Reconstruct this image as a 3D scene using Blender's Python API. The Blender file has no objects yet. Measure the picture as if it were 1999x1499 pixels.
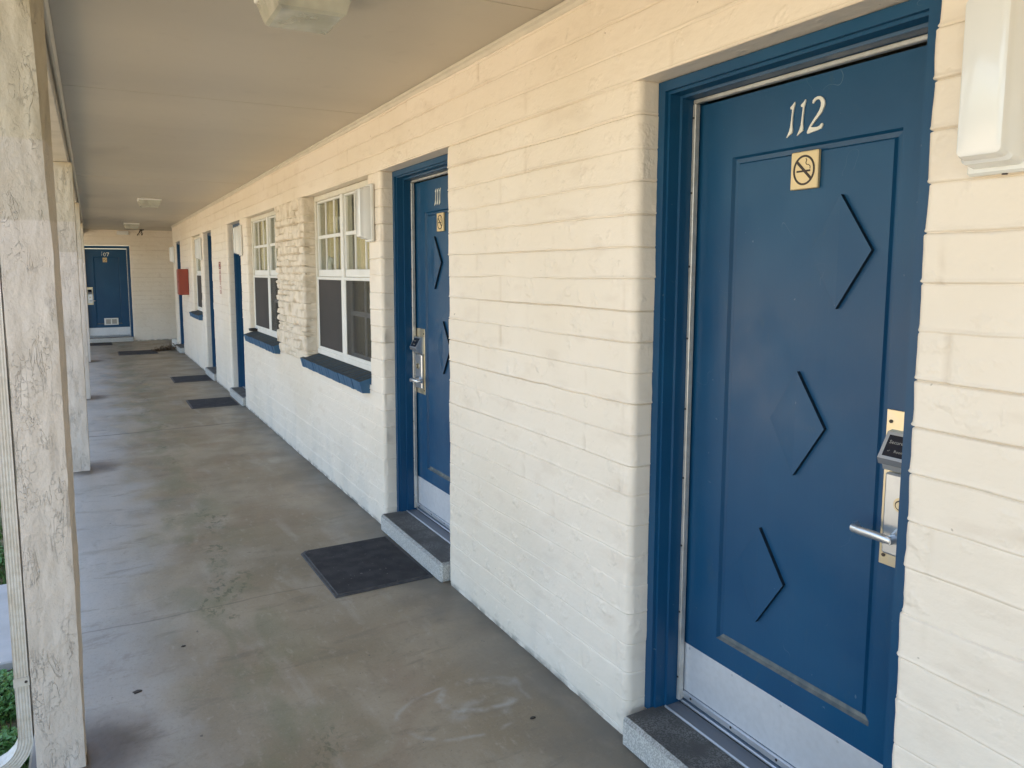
import bpy, math, random
import numpy as np
from mathutils import Vector, Matrix
random.seed(7); rng = np.random.default_rng(7)
S = bpy.context.scene
COL = S.collection
R = math.radians
# ------------------------------------------------------------------ camera
F, CX, CY = 1440., 916.3, 684.6
YAW, PITCH, ROLL, EYE = .471014, .108319, -.003524, 1.57
fw = np.array([math.sin(YAW)*math.cos(PITCH), math.cos(YAW)*math.cos(PITCH), -math.sin(PITCH)])
rt = np.array([math.cos(YAW), -math.sin(YAW), 0.]); up = np.cross(rt, fw)
rt, up = math.cos(ROLL)*rt+math.sin(ROLL)*up, -math.sin(ROLL)*rt+math.cos(ROLL)*up
cam_d = bpy.data.cameras.new('camera'); cam = bpy.data.objects.new('camera', cam_d); COL.objects.link(cam)
cam_d.sensor_width = 36; cam_d.lens = F/1999*36; cam_d.clip_end = 500; cam_d.clip_start = .02
cam_d.shift_x = (999.5-CX)/1999; cam_d.shift_y = -(749.5-CY)/1999
cam.matrix_world = Matrix(((rt[0], up[0], -fw[0], 0), (rt[1], up[1], -fw[1], 0), (rt[2], up[2], -fw[2], EYE), (0, 0, 0, 1)))
S.camera = cam
# ------------------------------------------------------------------ world, sun, exposure
wd = bpy.data.worlds.new('World'); S.world = wd; wd.use_nodes = True
wn = wd.node_tree.nodes; wl = wd.node_tree.links
bg = wn['Background']; sky = wn.new('ShaderNodeTexSky'); sky.sky_type = 'NISHITA'; sky.sun_disc = False
SUN_EL, SUN_AZ = R(58), R(70)      # azimuth measured clockwise from +Y
sky.sun_elevation = SUN_EL; sky.sun_rotation = SUN_AZ; sky.air_density = 1.2; sky.dust_density = 2.0; sky.ozone_density = 1.0
bg.inputs['Strength'].default_value = .15
wl.new(sky.outputs[0], bg.inputs['Color'])
sd = bpy.data.lights.new('sun', 'SUN'); so = bpy.data.objects.new('sun', sd); COL.objects.link(so)
sd.energy = 4.6; sd.angle = R(.53); sd.color = (1, .95, .86)
sv = Vector((math.sin(SUN_AZ)*math.cos(SUN_EL), math.cos(SUN_AZ)*math.cos(SUN_EL), math.sin(SUN_EL)))
so.rotation_euler = sv.to_track_quat('Z', 'Y').to_euler(); so.location = (5, 0, 12)
S.view_settings.view_transform = 'Standard'; S.view_settings.look = 'None'; S.view_settings.gamma = 1
S.view_settings.exposure = 1.86

# ------------------------------------------------------------------ constants
W = 1.527            # wall face plane x = W
CEIL = 2.5; FAR = 18.4; ENDY = 16.5
HEAD = 2.15; CO = .1015
DOORS = {'112': (.943, 1.845), '111': (3.235, 4.145), '110': (8.76, 9.67), '109': (11.03, 11.94), '108': (15.15, 16.05)}
WINS = [(4.37, 5.80), (6.74, 8.37), (12.25, 13.34)]
WZ = .86

# ------------------------------------------------------------------ materials
def mat(name, col, rough=.6, metal=0., noise=None, bump=None, spec=.5, extra=None):
    """noise = (scale, colour2, amount)   bump = [(scale, strength, distance), ...]"""
    m = bpy.data.materials.new(name); m.use_nodes = True
    nt = m.node_tree; p = nt.nodes['Principled BSDF']
    p.inputs['Base Color'].default_value = (*col, 1); p.inputs['Roughness'].default_value = rough
    p.inputs['Metallic'].default_value = metal; p.inputs['Specular IOR Level'].default_value = spec
    g = nt.nodes.new('ShaderNodeNewGeometry'); pos = g.outputs['Position']
    if noise:
        for k, (sc, c2, amt) in enumerate(noise if isinstance(noise, list) else [noise]):
            t = nt.nodes.new('ShaderNodeTexNoise'); t.inputs['Scale'].default_value = sc; t.inputs['Detail'].default_value = 8
            nt.links.new(pos, t.inputs['Vector'])
            r = nt.nodes.new('ShaderNodeMapRange'); r.inputs[1].default_value = .42; r.inputs[2].default_value = .68
            r.inputs[4].default_value = amt; nt.links.new(t.outputs['Fac'], r.inputs[0])
            mx = nt.nodes.new('ShaderNodeMix'); mx.data_type = 'RGBA'
            nt.links.new(r.outputs[0], mx.inputs[0])
            if p.inputs['Base Color'].links: nt.links.new(p.inputs['Base Color'].links[0].from_socket, mx.inputs[6])
            else: mx.inputs[6].default_value = (*col, 1)
            mx.inputs[7].default_value = (*c2, 1); nt.links.new(mx.outputs[2], p.inputs['Base Color'])
    if bump:
        prev = None
        for sc, st, di in bump:
            t = nt.nodes.new('ShaderNodeTexNoise'); t.inputs['Scale'].default_value = sc; t.inputs['Detail'].default_value = 6
            nt.links.new(pos, t.inputs['Vector'])
            b = nt.nodes.new('ShaderNodeBump'); b.inputs['Strength'].default_value = st; b.inputs['Distance'].default_value = di
            nt.links.new(t.outputs['Fac'], b.inputs['Height'])
            if prev: nt.links.new(prev.outputs[0], b.inputs['Normal'])
            prev = b
        nt.links.new(prev.outputs[0], p.inputs['Normal'])
    if extra: extra(m, nt, p, pos)
    return m

def N(nt, typ, ins=None, **kw):
    n = nt.nodes.new(typ)
    for k, v in kw.items(): setattr(n, k, v)
    for k, v in (ins or {}).items():
        if hasattr(v, 'is_linked') or isinstance(v, bpy.types.NodeSocket): nt.links.new(v, n.inputs[k])
        else: n.inputs[k].default_value = v
    return n
def mathn(nt, op, a, b=0., c=None):
    n = N(nt, 'ShaderNodeMath', {0: a, 1: b}, operation=op)
    if c is not None: 
        if isinstance(c, bpy.types.NodeSocket): nt.links.new(c, n.inputs[2])
        else: n.inputs[2].default_value = c
    return n.outputs[0]
def mapr(nt, v, a, b, c=0., d=1., smooth=True):
    n = N(nt, 'ShaderNodeMapRange', {0: v, 1: a, 2: b, 3: c, 4: d})
    if smooth: n.interpolation_type = 'SMOOTHSTEP'
    return n.outputs[0]
def mixc(nt, f, a, b):
    n = N(nt, 'ShaderNodeMix', data_type='RGBA')
    for i, v in ((0, f), (6, a), (7, b)):
        if isinstance(v, bpy.types.NodeSocket): nt.links.new(v, n.inputs[i])
        else: n.inputs[i].default_value = v if i == 0 else (*v, 1)
    return n.outputs[2]
def noise(nt, pos, scale, detail=5, dist=0., sx=(1, 1, 1), rough=.5):
    mp = N(nt, 'ShaderNodeMapping', {'Vector': pos, 'Scale': sx})
    return N(nt, 'ShaderNodeTexNoise', {'Vector': mp.outputs[0], 'Scale': scale, 'Detail': detail, 'Distortion': dist, 'Roughness': rough}).outputs['Fac']

def wall_extra(m, nt, p, pos):
    sep = N(nt, 'ShaderNodeSeparateXYZ', {0: pos}); z = sep.outputs['Z']
    base = mixc(nt, mapr(nt, noise(nt, pos, 1.1, 4), .4, .65), (.855, .772, .662), (.81, .722, .60))
    base = mixc(nt, mathn(nt, 'MULTIPLY', mapr(nt, noise(nt, pos, 9, 8, 0, (1, .5, 1.6)), .55, .72), .35), base, (.70, .60, .49))
    at = N(nt, 'ShaderNodeAttribute', attribute_name='joint_dirt_shade')
    base = mixc(nt, mathn(nt, 'MULTIPLY', at.outputs['Fac'], .62), base, (.42, .31, .19))  # joint shadow lines and dirt, both put into the wall colour
    # splashed dirt low on the wall
    low = mapr(nt, z, .75, 0., 0, 1)
    dirt_shade = mathn(nt, 'MULTIPLY', low, mapr(nt, noise(nt, pos, 3.2, 8, .4, (1, 1, .45)), .48, .72, 0, .34))
    base = mixc(nt, dirt_shade, base, (.52, .50, .46))
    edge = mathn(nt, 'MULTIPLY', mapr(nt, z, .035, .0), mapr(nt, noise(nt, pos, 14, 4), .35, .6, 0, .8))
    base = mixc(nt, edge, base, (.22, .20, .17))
    # small dark chips and specks
    sp = mapr(nt, noise(nt, pos, 34, 2), .765, .79, 0, .6)
    base = mixc(nt, sp, base, (.33, .27, .20))
    nt.links.new(base, p.inputs['Base Color'])
    b1 = N(nt, 'ShaderNodeBump', {'Strength': .55, 'Distance': .004, 'Height': noise(nt, pos, 42, 6, 0, (1, .7, 1))})
    b2 = N(nt, 'ShaderNodeBump', {'Strength': .5, 'Distance': .006, 'Height': mapr(nt, noise(nt, pos, 16, 3), .55, .75), 'Normal': b1.outputs[0]})
    nt.links.new(b2.outputs[0], p.inputs['Normal'])
M_wall = mat('cream_painted_block', (.78, .72, .6), .5, extra=wall_extra)

def ceil_extra(m, nt, p, pos):
    c = mixc(nt, mapr(nt, noise(nt, pos, .8, 4, 0, (.5, 1, 1)), .35, .7), (.54, .485, .395), (.47, .425, .35))
    c = mixc(nt, mapr(nt, noise(nt, pos, 6, 6), .6, .75, 0, .3), c, (.38, .34, .28))
    nt.links.new(c, p.inputs['Base Color'])
    b = N(nt, 'ShaderNodeBump', {'Strength': .12, 'Distance': .004, 'Height': noise(nt, pos, 60, 4)})
    b2 = N(nt, 'ShaderNodeBump', {'Strength': .35, 'Distance': .01, 'Height': noise(nt, pos, 2.5, 2), 'Normal': b.outputs[0]})
    nt.links.new(b2.outputs[0], p.inputs['Normal'])
M_ceil = mat('painted_soffit_board', (.5, .45, .37), .38, extra=ceil_extra)
M_trim = mat('cream_trim', (.66, .61, .51), .5, noise=(7, (.55, .5, .42), .5), bump=[(30, .3, .003)])
M_beam = mat('beam_paint', (.55, .50, .42), .5, noise=(6, (.42, .38, .31), .7), bump=[(40, .4, .004)])

def stucco_extra(m, nt, p, pos):
    sep = N(nt, 'ShaderNodeSeparateXYZ', {0: pos}); z = sep.outputs['Z']
    wob = mathn(nt, 'MULTIPLY_ADD', noise(nt, pos, 22, 3), .016, z)
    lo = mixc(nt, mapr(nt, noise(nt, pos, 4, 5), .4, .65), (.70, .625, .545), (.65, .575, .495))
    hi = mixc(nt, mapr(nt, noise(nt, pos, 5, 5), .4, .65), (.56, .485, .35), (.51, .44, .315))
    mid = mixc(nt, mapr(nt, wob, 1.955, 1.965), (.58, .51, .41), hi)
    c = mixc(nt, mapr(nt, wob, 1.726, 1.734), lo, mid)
    n1 = noise(nt, pos, 24, 4, .9, (1, 1, .16), .6); n2 = noise(nt, pos, 34, 3, .5, (1, 1, .8), .6)
    c1 = mapr(nt, mathn(nt, 'ABSOLUTE', mathn(nt, 'SUBTRACT', n1, .5)), 0., .013, 1, 0); c2 = mapr(nt, mathn(nt, 'ABSOLUTE', mathn(nt, 'SUBTRACT', n2, .52)), 0., .012, .7, 0)
    crack = mathn(nt, 'MAXIMUM', c1, c2)
    msk = mapr(nt, noise(nt, pos, 12, 5, .5, (1, 1, .5)), .44, .60)
    crack = mathn(nt, 'MULTIPLY', crack, msk)
    c = mixc(nt, mathn(nt, 'MULTIPLY', crack, .09), c, (.40, .33, .26))
    c = mixc(nt, mapr(nt, noise(nt, pos, 90, 3), .70, .76, 0, .45), c, (.38, .31, .24))
    nt.links.new(c, p.inputs['Base Color'])
    b1 = N(nt, 'ShaderNodeBump', {'Strength': .8, 'Distance': .0045, 'Height': crack})
    b2 = N(nt, 'ShaderNodeBump', {'Strength': .6, 'Distance': .004, 'Height': noise(nt, pos, 70, 5), 'Normal': b1.outputs[0]})
    b3 = N(nt, 'ShaderNodeBump', {'Strength': .7, 'Distance': .007, 'Height': noise(nt, pos, 26, 6, .4, (1, 1, .35)), 'Normal': b2.outputs[0]})
    nt.links.new(b3.outputs[0], p.inputs['Normal'])
M_stucco = mat('cracked_stucco_paint', (.7, .65, .57), .62, extra=stucco_extra)

def floor_extra(m, nt, p, pos):
    sep = N(nt, 'ShaderNodeSeparateXYZ', {0: pos}); x, y = sep.outputs['X'], sep.outputs['Y']
    c = mixc(nt, mapr(nt, noise(nt, pos, 1.7, 8, .3), .36, .64), (.262, .208, .134), (.37, .305, .215))
    c = mixc(nt, mapr(nt, noise(nt, pos, .9, 5, .5, (1.3, .7, 1)), .52, .68, 0, .5), c, (.30, .225, .145))
    c = mixc(nt, mapr(nt, noise(nt, pos, 2.6, 8, .4, (2.2, .6, 1)), .55, .70, 0, .4), c, (.46, .41, .34))
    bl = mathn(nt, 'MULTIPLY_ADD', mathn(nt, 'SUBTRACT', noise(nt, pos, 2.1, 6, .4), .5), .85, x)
    c = mixc(nt, mapr(nt, bl, .40, .02, 0, .62), c, (.44, .415, .38))  # bleached strip, with the sky sheen of the outer edge painted in
    c = mixc(nt, mapr(nt, noise(nt, pos, 5.5, 9, .5, (.55, 1.7, 1), .68), .53, .68, 0, .5), c, (.17, .145, .105))
    rb = mathn(nt, 'MULTIPLY', mapr(nt, mathn(nt, 'ABSOLUTE', mathn(nt, 'SUBTRACT', x, .85)), .55, .1), mapr(nt, noise(nt, pos, 1.9, 5, .6), .50, .64, 0, .5))
    c = mixc(nt, rb, c, (.26, .18, .115))
    gm = mathn(nt, 'MULTIPLY', mapr(nt, mathn(nt, 'ABSOLUTE', mathn(nt, 'SUBTRACT', x, .48)), .42, .05), mapr(nt, noise(nt, pos, 3.1, 7, .5, (1.6, .8, 1)),   .44, .64, 0, .6))
    c = mixc(nt, gm, c, (.19, .19, .11))
    c = mixc(nt, mapr(nt, noise(nt, pos, 7, 10, .8, (1, .7, 1), .65), .56, .72, 0, .4), c, (.18, .145, .10))
    c = mixc(nt, mapr(nt, noise(nt, pos, 19, 10, .4, (1.6, .8, 1), .7), .54, .70, 0, .4), c, (.46, .40, .32))
    c = mixc(nt, mapr(nt, noise(nt, pos, 26, 3), .72, .76, 0, .8), c, (.085, .075, .065))
    c = mixc(nt, mapr(nt, noise(nt, pos, 130, 2), .55, .75, 0, .25), c, (.40, .38, .35))
    c = mixc(nt, mapr(nt, noise(nt, pos, 70, 10, .3, (1, .8, 1), .75), .50, .72, 0, .4), c, (.13, .11, .085))
    # dirty line along the wall base; darker brown close round the posts
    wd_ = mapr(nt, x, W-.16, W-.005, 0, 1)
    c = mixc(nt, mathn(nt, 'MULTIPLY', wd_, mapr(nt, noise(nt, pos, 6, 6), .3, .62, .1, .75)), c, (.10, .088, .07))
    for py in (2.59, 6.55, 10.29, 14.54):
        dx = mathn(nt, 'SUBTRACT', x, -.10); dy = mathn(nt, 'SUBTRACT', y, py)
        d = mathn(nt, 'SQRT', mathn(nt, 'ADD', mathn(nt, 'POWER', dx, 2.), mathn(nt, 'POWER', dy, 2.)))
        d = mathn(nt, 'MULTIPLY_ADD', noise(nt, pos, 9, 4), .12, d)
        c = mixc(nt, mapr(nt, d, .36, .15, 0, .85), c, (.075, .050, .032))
    # a scuffed pale ring worn into the sealer
    for (cx_, cy_, r0, w0, a) in ((1.21, 2.30, .15, .035, .6), (1.12, 2.24, .24, .02, .4), (1.18, 2.20, .10, .05, .35)):
        dx = mathn(nt, 'MULTIPLY', mathn(nt, 'SUBTRACT', x, cx_), 1.); dy = mathn(nt, 'MULTIPLY', mathn(nt, 'SUBTRACT', y, cy_), 1.5)
        d = mathn(nt, 'SQRT', mathn(nt, 'ADD', mathn(nt, 'POWER', dx, 2.), mathn(nt, 'POWER', dy, 2.)))
        d = mathn(nt, 'MULTIPLY_ADD', noise(nt, pos, 5, 6), .12, d)
        rr = mathn(nt, 'ABSOLUTE', mathn(nt, 'SUBTRACT', d, r0+.06))
        c = mixc(nt, mathn(nt, 'MULTIPLY', mapr(nt, rr, w0, 0., 0, a), mapr(nt, noise(nt, pos, 11, 6), .4, .6)), c, (.46, .44, .41))
    # scored control joints that wander a little
    hgt = None
    for jy, sl, jw in ((7.82, .03, 2.6), (3.5, .02, 1.), (12.1, 0., 2.)):
        v = mathn(nt, 'SUBTRACT', mathn(nt, 'MULTIPLY_ADD', x, -sl, y), jy)
        v = mathn(nt, 'ABSOLUTE', mathn(nt, 'MULTIPLY_ADD', mathn(nt, 'SUBTRACT', noise(nt, pos, 2.3, 6), .5), .09, v))
        ln = mapr(nt, v, .008*jw, .002*jw, 0, .8 if jy > 7 and jy < 8 else .4)
        c = mixc(nt, ln, c, (.075, .067, .055))
    tr = mathn(nt, 'ABSOLUTE', mathn(nt, 'SUBTRACT', mathn(nt, 'MULTIPLY_ADD', mathn(nt, 'SUBTRACT', noise(nt, pos, 1.6, 3), .5), .9, x), .56))
    sp2 = mathn(nt, 'MULTIPLY', mapr(nt, tr, .13, .02), mapr(nt, noise(nt, pos, 24, 8, .5, (1.2, .7, 1), .72), .50, .60, 0, .75))
    c = mixc(nt, mathn(nt, 'MULTIPLY', sp2, mapr(nt, noise(nt, pos, 2.4, 2), .40, .56)), c, (.085, .10, .05))
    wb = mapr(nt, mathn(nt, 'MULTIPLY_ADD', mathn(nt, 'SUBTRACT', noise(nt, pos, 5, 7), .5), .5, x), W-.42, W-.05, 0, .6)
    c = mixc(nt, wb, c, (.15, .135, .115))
    nt.links.new(c, p.inputs['Base Color'])
    nt.links.new(mapr(nt, noise(nt, pos, 2.2, 8, .3), .3, .7, .36, .58), p.inputs['Roughness'])
    b1 = N(nt, 'ShaderNodeBump', {'Strength': .25, 'Distance': .003, 'Height': noise(nt, pos, 45, 6)})
    b2 = N(nt, 'ShaderNodeBump', {'Strength': .35, 'Distance': .012, 'Height': noise(nt, pos, 3.5, 4), 'Normal': b1.outputs[0]})
    nt.links.new(b2.outputs[0], p.inputs['Normal'])
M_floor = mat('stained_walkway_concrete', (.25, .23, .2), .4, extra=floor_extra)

def blue_extra(m, nt, p, pos):
    c = mixc(nt, mapr(nt, noise(nt, pos, 3, 5), .35, .7), (.005, .060, .145), (.007, .070, .160))
    c = mixc(nt, mapr(nt, noise(nt, pos, 45, 3, .3), .73, .76, 0, .5), c, (.16, .22, .28))
    c = mixc(nt, mapr(nt, noise(nt, pos, 11, 8, .5, (1, 1, .6), .7), .60, .74, 0, .35), c, (.045, .085, .115))
    sc_ = mapr(nt, mathn(nt, 'ABSOLUTE', mathn(nt, 'SUBTRACT', noise(nt, pos, 4.5, 2, .2), .57)), 0., .0009, 1, 0)
    c = mixc(nt, mathn(nt, 'MULTIPLY', sc_, mapr(nt, noise(nt, pos, 6, 2), .60, .66, 0, .45)), c, (.22, .28, .33))
    nt.links.new(c, p.inputs['Base Color'])
    nt.links.new(mapr(nt, noise(nt, pos, 5, 5), .3, .7, .3, .46), p.inputs['Roughness'])
    b1 = N(nt, 'ShaderNodeBump', {'Strength': .22, 'Distance': .002, 'Height': noise(nt, pos, 60, 4, 0, (1, 1, .12))})
    b2 = N(nt, 'ShaderNodeBump', {'Strength': .18, 'Distance': .004, 'Height': noise(nt, pos, 18, 4), 'Normal': b1.outputs[0]})
    nt.links.new(b2.outputs[0], p.inputs['Normal'])
M_blue = mat('blue_gloss_paint', (.02, .09, .2), .35, spec=.4, extra=blue_extra)
M_chev = mat('shaded_blue_edge', (.006, .014, .024), .5, bump=[(50, .3, .002)])  # near-black paint puts shade into the edge faces of the blue diamonds
M_dust = mat('dusty_moulding', (.10, .12, .13), .85, noise=(25, (.22, .22, .20), .8))
M_silltop = mat('dirty_blue_brick', (.030, .045, .050), .8, noise=[(14, (.075, .08, .07), .7), (60, (.02, .02, .02), .6)], bump=[(60, .5, .003)])
M_sillblue = mat('blue_painted_brick', (.03, .10, .20), .6, noise=(20, (.05, .13, .22), .6), bump=[(60, .5, .003)])
M_number = mat('white_number', (.78, .77, .70), .4, noise=(60, (.62, .62, .55), .5))
M_gold = mat('gold_plate', (.74, .56, .30), .38, .35, noise=(30, (.66, .52, .30), .5))
M_ink = mat('brown_black_ink', (.035, .022, .015), .5)
M_alu = mat('brushed_aluminium', (.62, .64, .67), .42, .75, noise=(12, (.50, .52, .55), .5), bump=[(120, .1, .001)])
M_kick = mat('satin_kick_plate', (.74, .76, .80), .42, .45, noise=[(5, (.64, .67, .72), .6), (50, (.55, .57, .60), .25)], bump=[(90, .08, .001)])
M_strip = mat('weatherstrip_metal', (.62, .61, .58), .4, .5, noise=(30, (.40, .38, .34), .5))
M_screw = mat('screw_dark', (.06, .05, .045), .5, .5)
M_brass = mat('worn_brass_plate', (.68, .60, .42), .33, .8, noise=(24, (.60, .57, .50), .7))
M_nickel = mat('satin_nickel', (.66, .69, .73), .34, .85, noise=(30, (.52, .55, .60), .4))
M_lockdark = mat('dark_lens', (.015, .018, .03), .15)
M_lockgrey = mat('grey_plastic', (.16, .17, .19), .4)
M_locktext = mat('grey_lettering', (.42, .40, .36), .5)
M_white = mat('white_vinyl', (.80, .80, .77), .35, noise=(9, (.70, .69, .63), .5))
M_cframe = mat('cream_window_frame', (.70, .66, .56), .5, noise=(15, (.6, .56, .46), .5))
M_curtain = mat('cream_curtain', (.80, .66, .38), .85, bump=[(220, .2, .001)])
M_room = mat('room_wall', (.33, .29, .23), .9)
M_bundle = mat('white_cloth', (.8, .78, .68), .9, bump=[(30, .5, .01)])
def terr(m, nt, p, pos):
    g = N(nt, 'ShaderNodeNewGeometry'); nz = N(nt, 'ShaderNodeSeparateXYZ', {0: g.outputs['Normal']}).outputs['Z']
    vo = N(nt, 'ShaderNodeTexVoronoi', {'Vector': pos, 'Scale': 260})
    sp = mapr(nt, N(nt, 'ShaderNodeSeparateColor', {0: vo.outputs['Color']}).outputs[0], .35, .65)
    side = mixc(nt, sp, (.40, .39, .36), (.60, .585, .55))
    topc = mixc(nt, mathn(nt, 'MULTIPLY', sp, mapr(nt, noise(nt, pos, 9, 5), .35, .65)), (.085, .08, .072), (.20, .195, .18))
    nt.links.new(mixc(nt, mapr(nt, nz, .55, .9), side, topc), p.inputs['Base Color'])
    nt.links.new(N(nt, 'ShaderNodeBump', {'Strength': .5, 'Distance': .002, 'Height': vo.outputs['Distance']}).outputs[0], p.inputs['Normal'])
M_terr = mat('worn_terrazzo', (.3, .3, .28), .6, extra=terr)
def mat_extra(m, nt, p, pos):
    wv = noise(nt, pos, 420, 2)
    c = mixc(nt, mapr(nt, noise(nt, pos, 12, 5), .35, .7), (.028, .026, .028), (.052, .048, .048))
    c = mixc(nt, mapr(nt, noise(nt, pos, 75, 3, .6), .69, .73, 0, .7), c, (.26, .25, .22))
    nt.links.new(c, p.inputs['Base Color'])
    nt.links.new(N(nt, 'ShaderNodeBump', {'Strength': .8, 'Distance': .003, 'Height': wv}).outputs[0], p.inputs['Normal'])
M_mat = mat('black_ribbed_carpet', (.03, .03, .03), .95, extra=mat_extra)
M_rubber = mat('grey_rubber_border', (.045, .045, .05), .6, noise=(25, (.10, .10, .10), .6))
def acrylic(name, col):
    def ex(m, nt, p, pos):
        p.inputs['Subsurface Weight'].default_value = .3; p.inputs['Subsurface Radius'].default_value = (.03, .03, .03); p.inputs['Coat Weight'].default_value = .6
        p.inputs['Coat Roughness'].default_value = .08
    return mat(name, col, .22, extra=ex)
M_acryl = acrylic('white_acrylic', (.80, .81, .80))
def lamp_ex(m, nt, p, pos):
    p.inputs['Coat Weight'].default_value = .6; p.inputs['Coat Roughness'].default_value = .08
    out = nt.nodes['Material Output']; tr = N(nt, 'ShaderNodeBsdfTransparent', {0: (.92, .93, .86, 1)})
    mx = N(nt, 'ShaderNodeMixShader', {0: mapr(nt, noise(nt, pos, 9, 4), .3, .7, .25, .5), 1: p.outputs[0], 2: tr.outputs[0]}); nt.links.new(mx.outputs[0], out.inputs['Surface'])
M_lamp = mat('aged_clear_acrylic', (.62, .62, .54), .2, noise=(7, (.50, .49, .40), .7), extra=lamp_ex)
def scr(t):
    def ex(m, nt, p, pos):
        out = nt.nodes['Material Output']; tr = N(nt, 'ShaderNodeBsdfTransparent')
        mx = N(nt, 'ShaderNodeMixShader', {0: t, 1: p.outputs[0], 2: tr.outputs[0]}); nt.links.new(mx.outputs[0], out.inputs['Surface'])
    return ex
M_screen = mat('insect_screen', (.050, .046, .044), .8, noise=(3, (.070, .060, .058), .6), extra=scr(.12))
M_screen2 = mat('insect_screen_clear', (.045, .042, .04), .8, noise=(3, (.06, .054, .05), .6), extra=scr(.58))
def glass_extra(m, nt, p, pos):
    out = nt.nodes['Material Output']; tr = N(nt, 'ShaderNodeBsdfTransparent', {0: (.93, .95, .93, 1)})
    gl = N(nt, 'ShaderNodeBsdfGlossy', {'Roughness': .03}); fr = N(nt, 'ShaderNodeFresnel', {'IOR': 1.52})
    f2 = mathn(nt, 'MINIMUM', mathn(nt, 'MULTIPLY', fr.outputs[0], .45), 1.)
    mx = N(nt, 'ShaderNodeMixShader', {0: f2, 1: tr.outputs[0], 2: gl.outputs[0]}); nt.links.new(mx.outputs[0], out.inputs['Surface'])
M_glass = mat('window_glass', (.9, .9, .9), .1, extra=glass_extra)
M_red = mat('red_cabinet', (.30, .055, .03), .5, noise=(12, (.24, .05, .03), .6))
def stone_extra(m, nt, p, pos):
    c = mixc(nt, mapr(nt, noise(nt, pos, 12, 7), .42, .66), (.76, .67, .545), (.62, .53, .405))
    nt.links.new(c, p.inputs['Base Color'])
    b = N(nt, 'ShaderNodeBump', {'Strength': .9, 'Distance': .006, 'Height': noise(nt, pos, 45, 8)})
    nt.links.new(b.outputs[0], p.inputs['Normal'])
M_stone = mat('painted_ledge_stone', (.7, .64, .52), .6, extra=stone_extra)
M_stonegap = mat('stone_joint_dirt_shade', (.30, .225, .14), .9)  # dirt and shade between the stones, put into the joint colour
M_downs = mat('white_downspout', (.66, .625, .56), .6, noise=[(10, (.55, .48, .38), .6), (50, (.45, .38, .28), .4)], bump=[(60, .15, .002)])
M_grass = mat('grass_blade', (.085, .17, .03), .7, noise=(5, (.13, .17, .045), .8))
M_leaf = mat('weed_leaf', (.075, .20, .04), .5, noise=(14, (.13, .25, .05), .8))
M_lawn = mat('lawn_soil', (.19, .155, .075), .9, noise=[(2.2, (.26, .21, .12), .8), (30, (.05, .07, .025), .7)], bump=[(40, .8, .02)])
M_path = mat('pale_concrete', (.52, .50, .47), .7, noise=(8, (.42, .41, .38), .7), bump=[(60, .3, .003)])
M_asph = mat('sandy_concrete', (.57, .45, .30), .85, noise=(3, (.49, .38, .25), .6), bump=[(80, .6, .004)])
M_leaflit = mat('dry_brown_leaf', (.14, .085, .045), .8, noise=(18, (.24, .17, .09), .8))
M_dark = mat('dark_bits', (.03, .025, .022), .6)
M_pink = mat('faded_red_lettering', (.50, .25, .23), .7)
M_pinkd = mat('dark_red_lettering', (.33, .09, .08), .7)
M_roof = mat('roof_top', (.35, .33, .3), .9)
M_gutter = mat('gutter_paint', (.62, .58, .5), .5)
M_bark = mat('bark', (.12, .09, .065), .9, noise=(12, (.07, .055, .04), .7), bump=[(20, .8, .02)])
M_tree = mat('tree_leaf', (.06, .11, .03), .6, noise=(2, (.09, .14, .04), .8))

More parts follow.
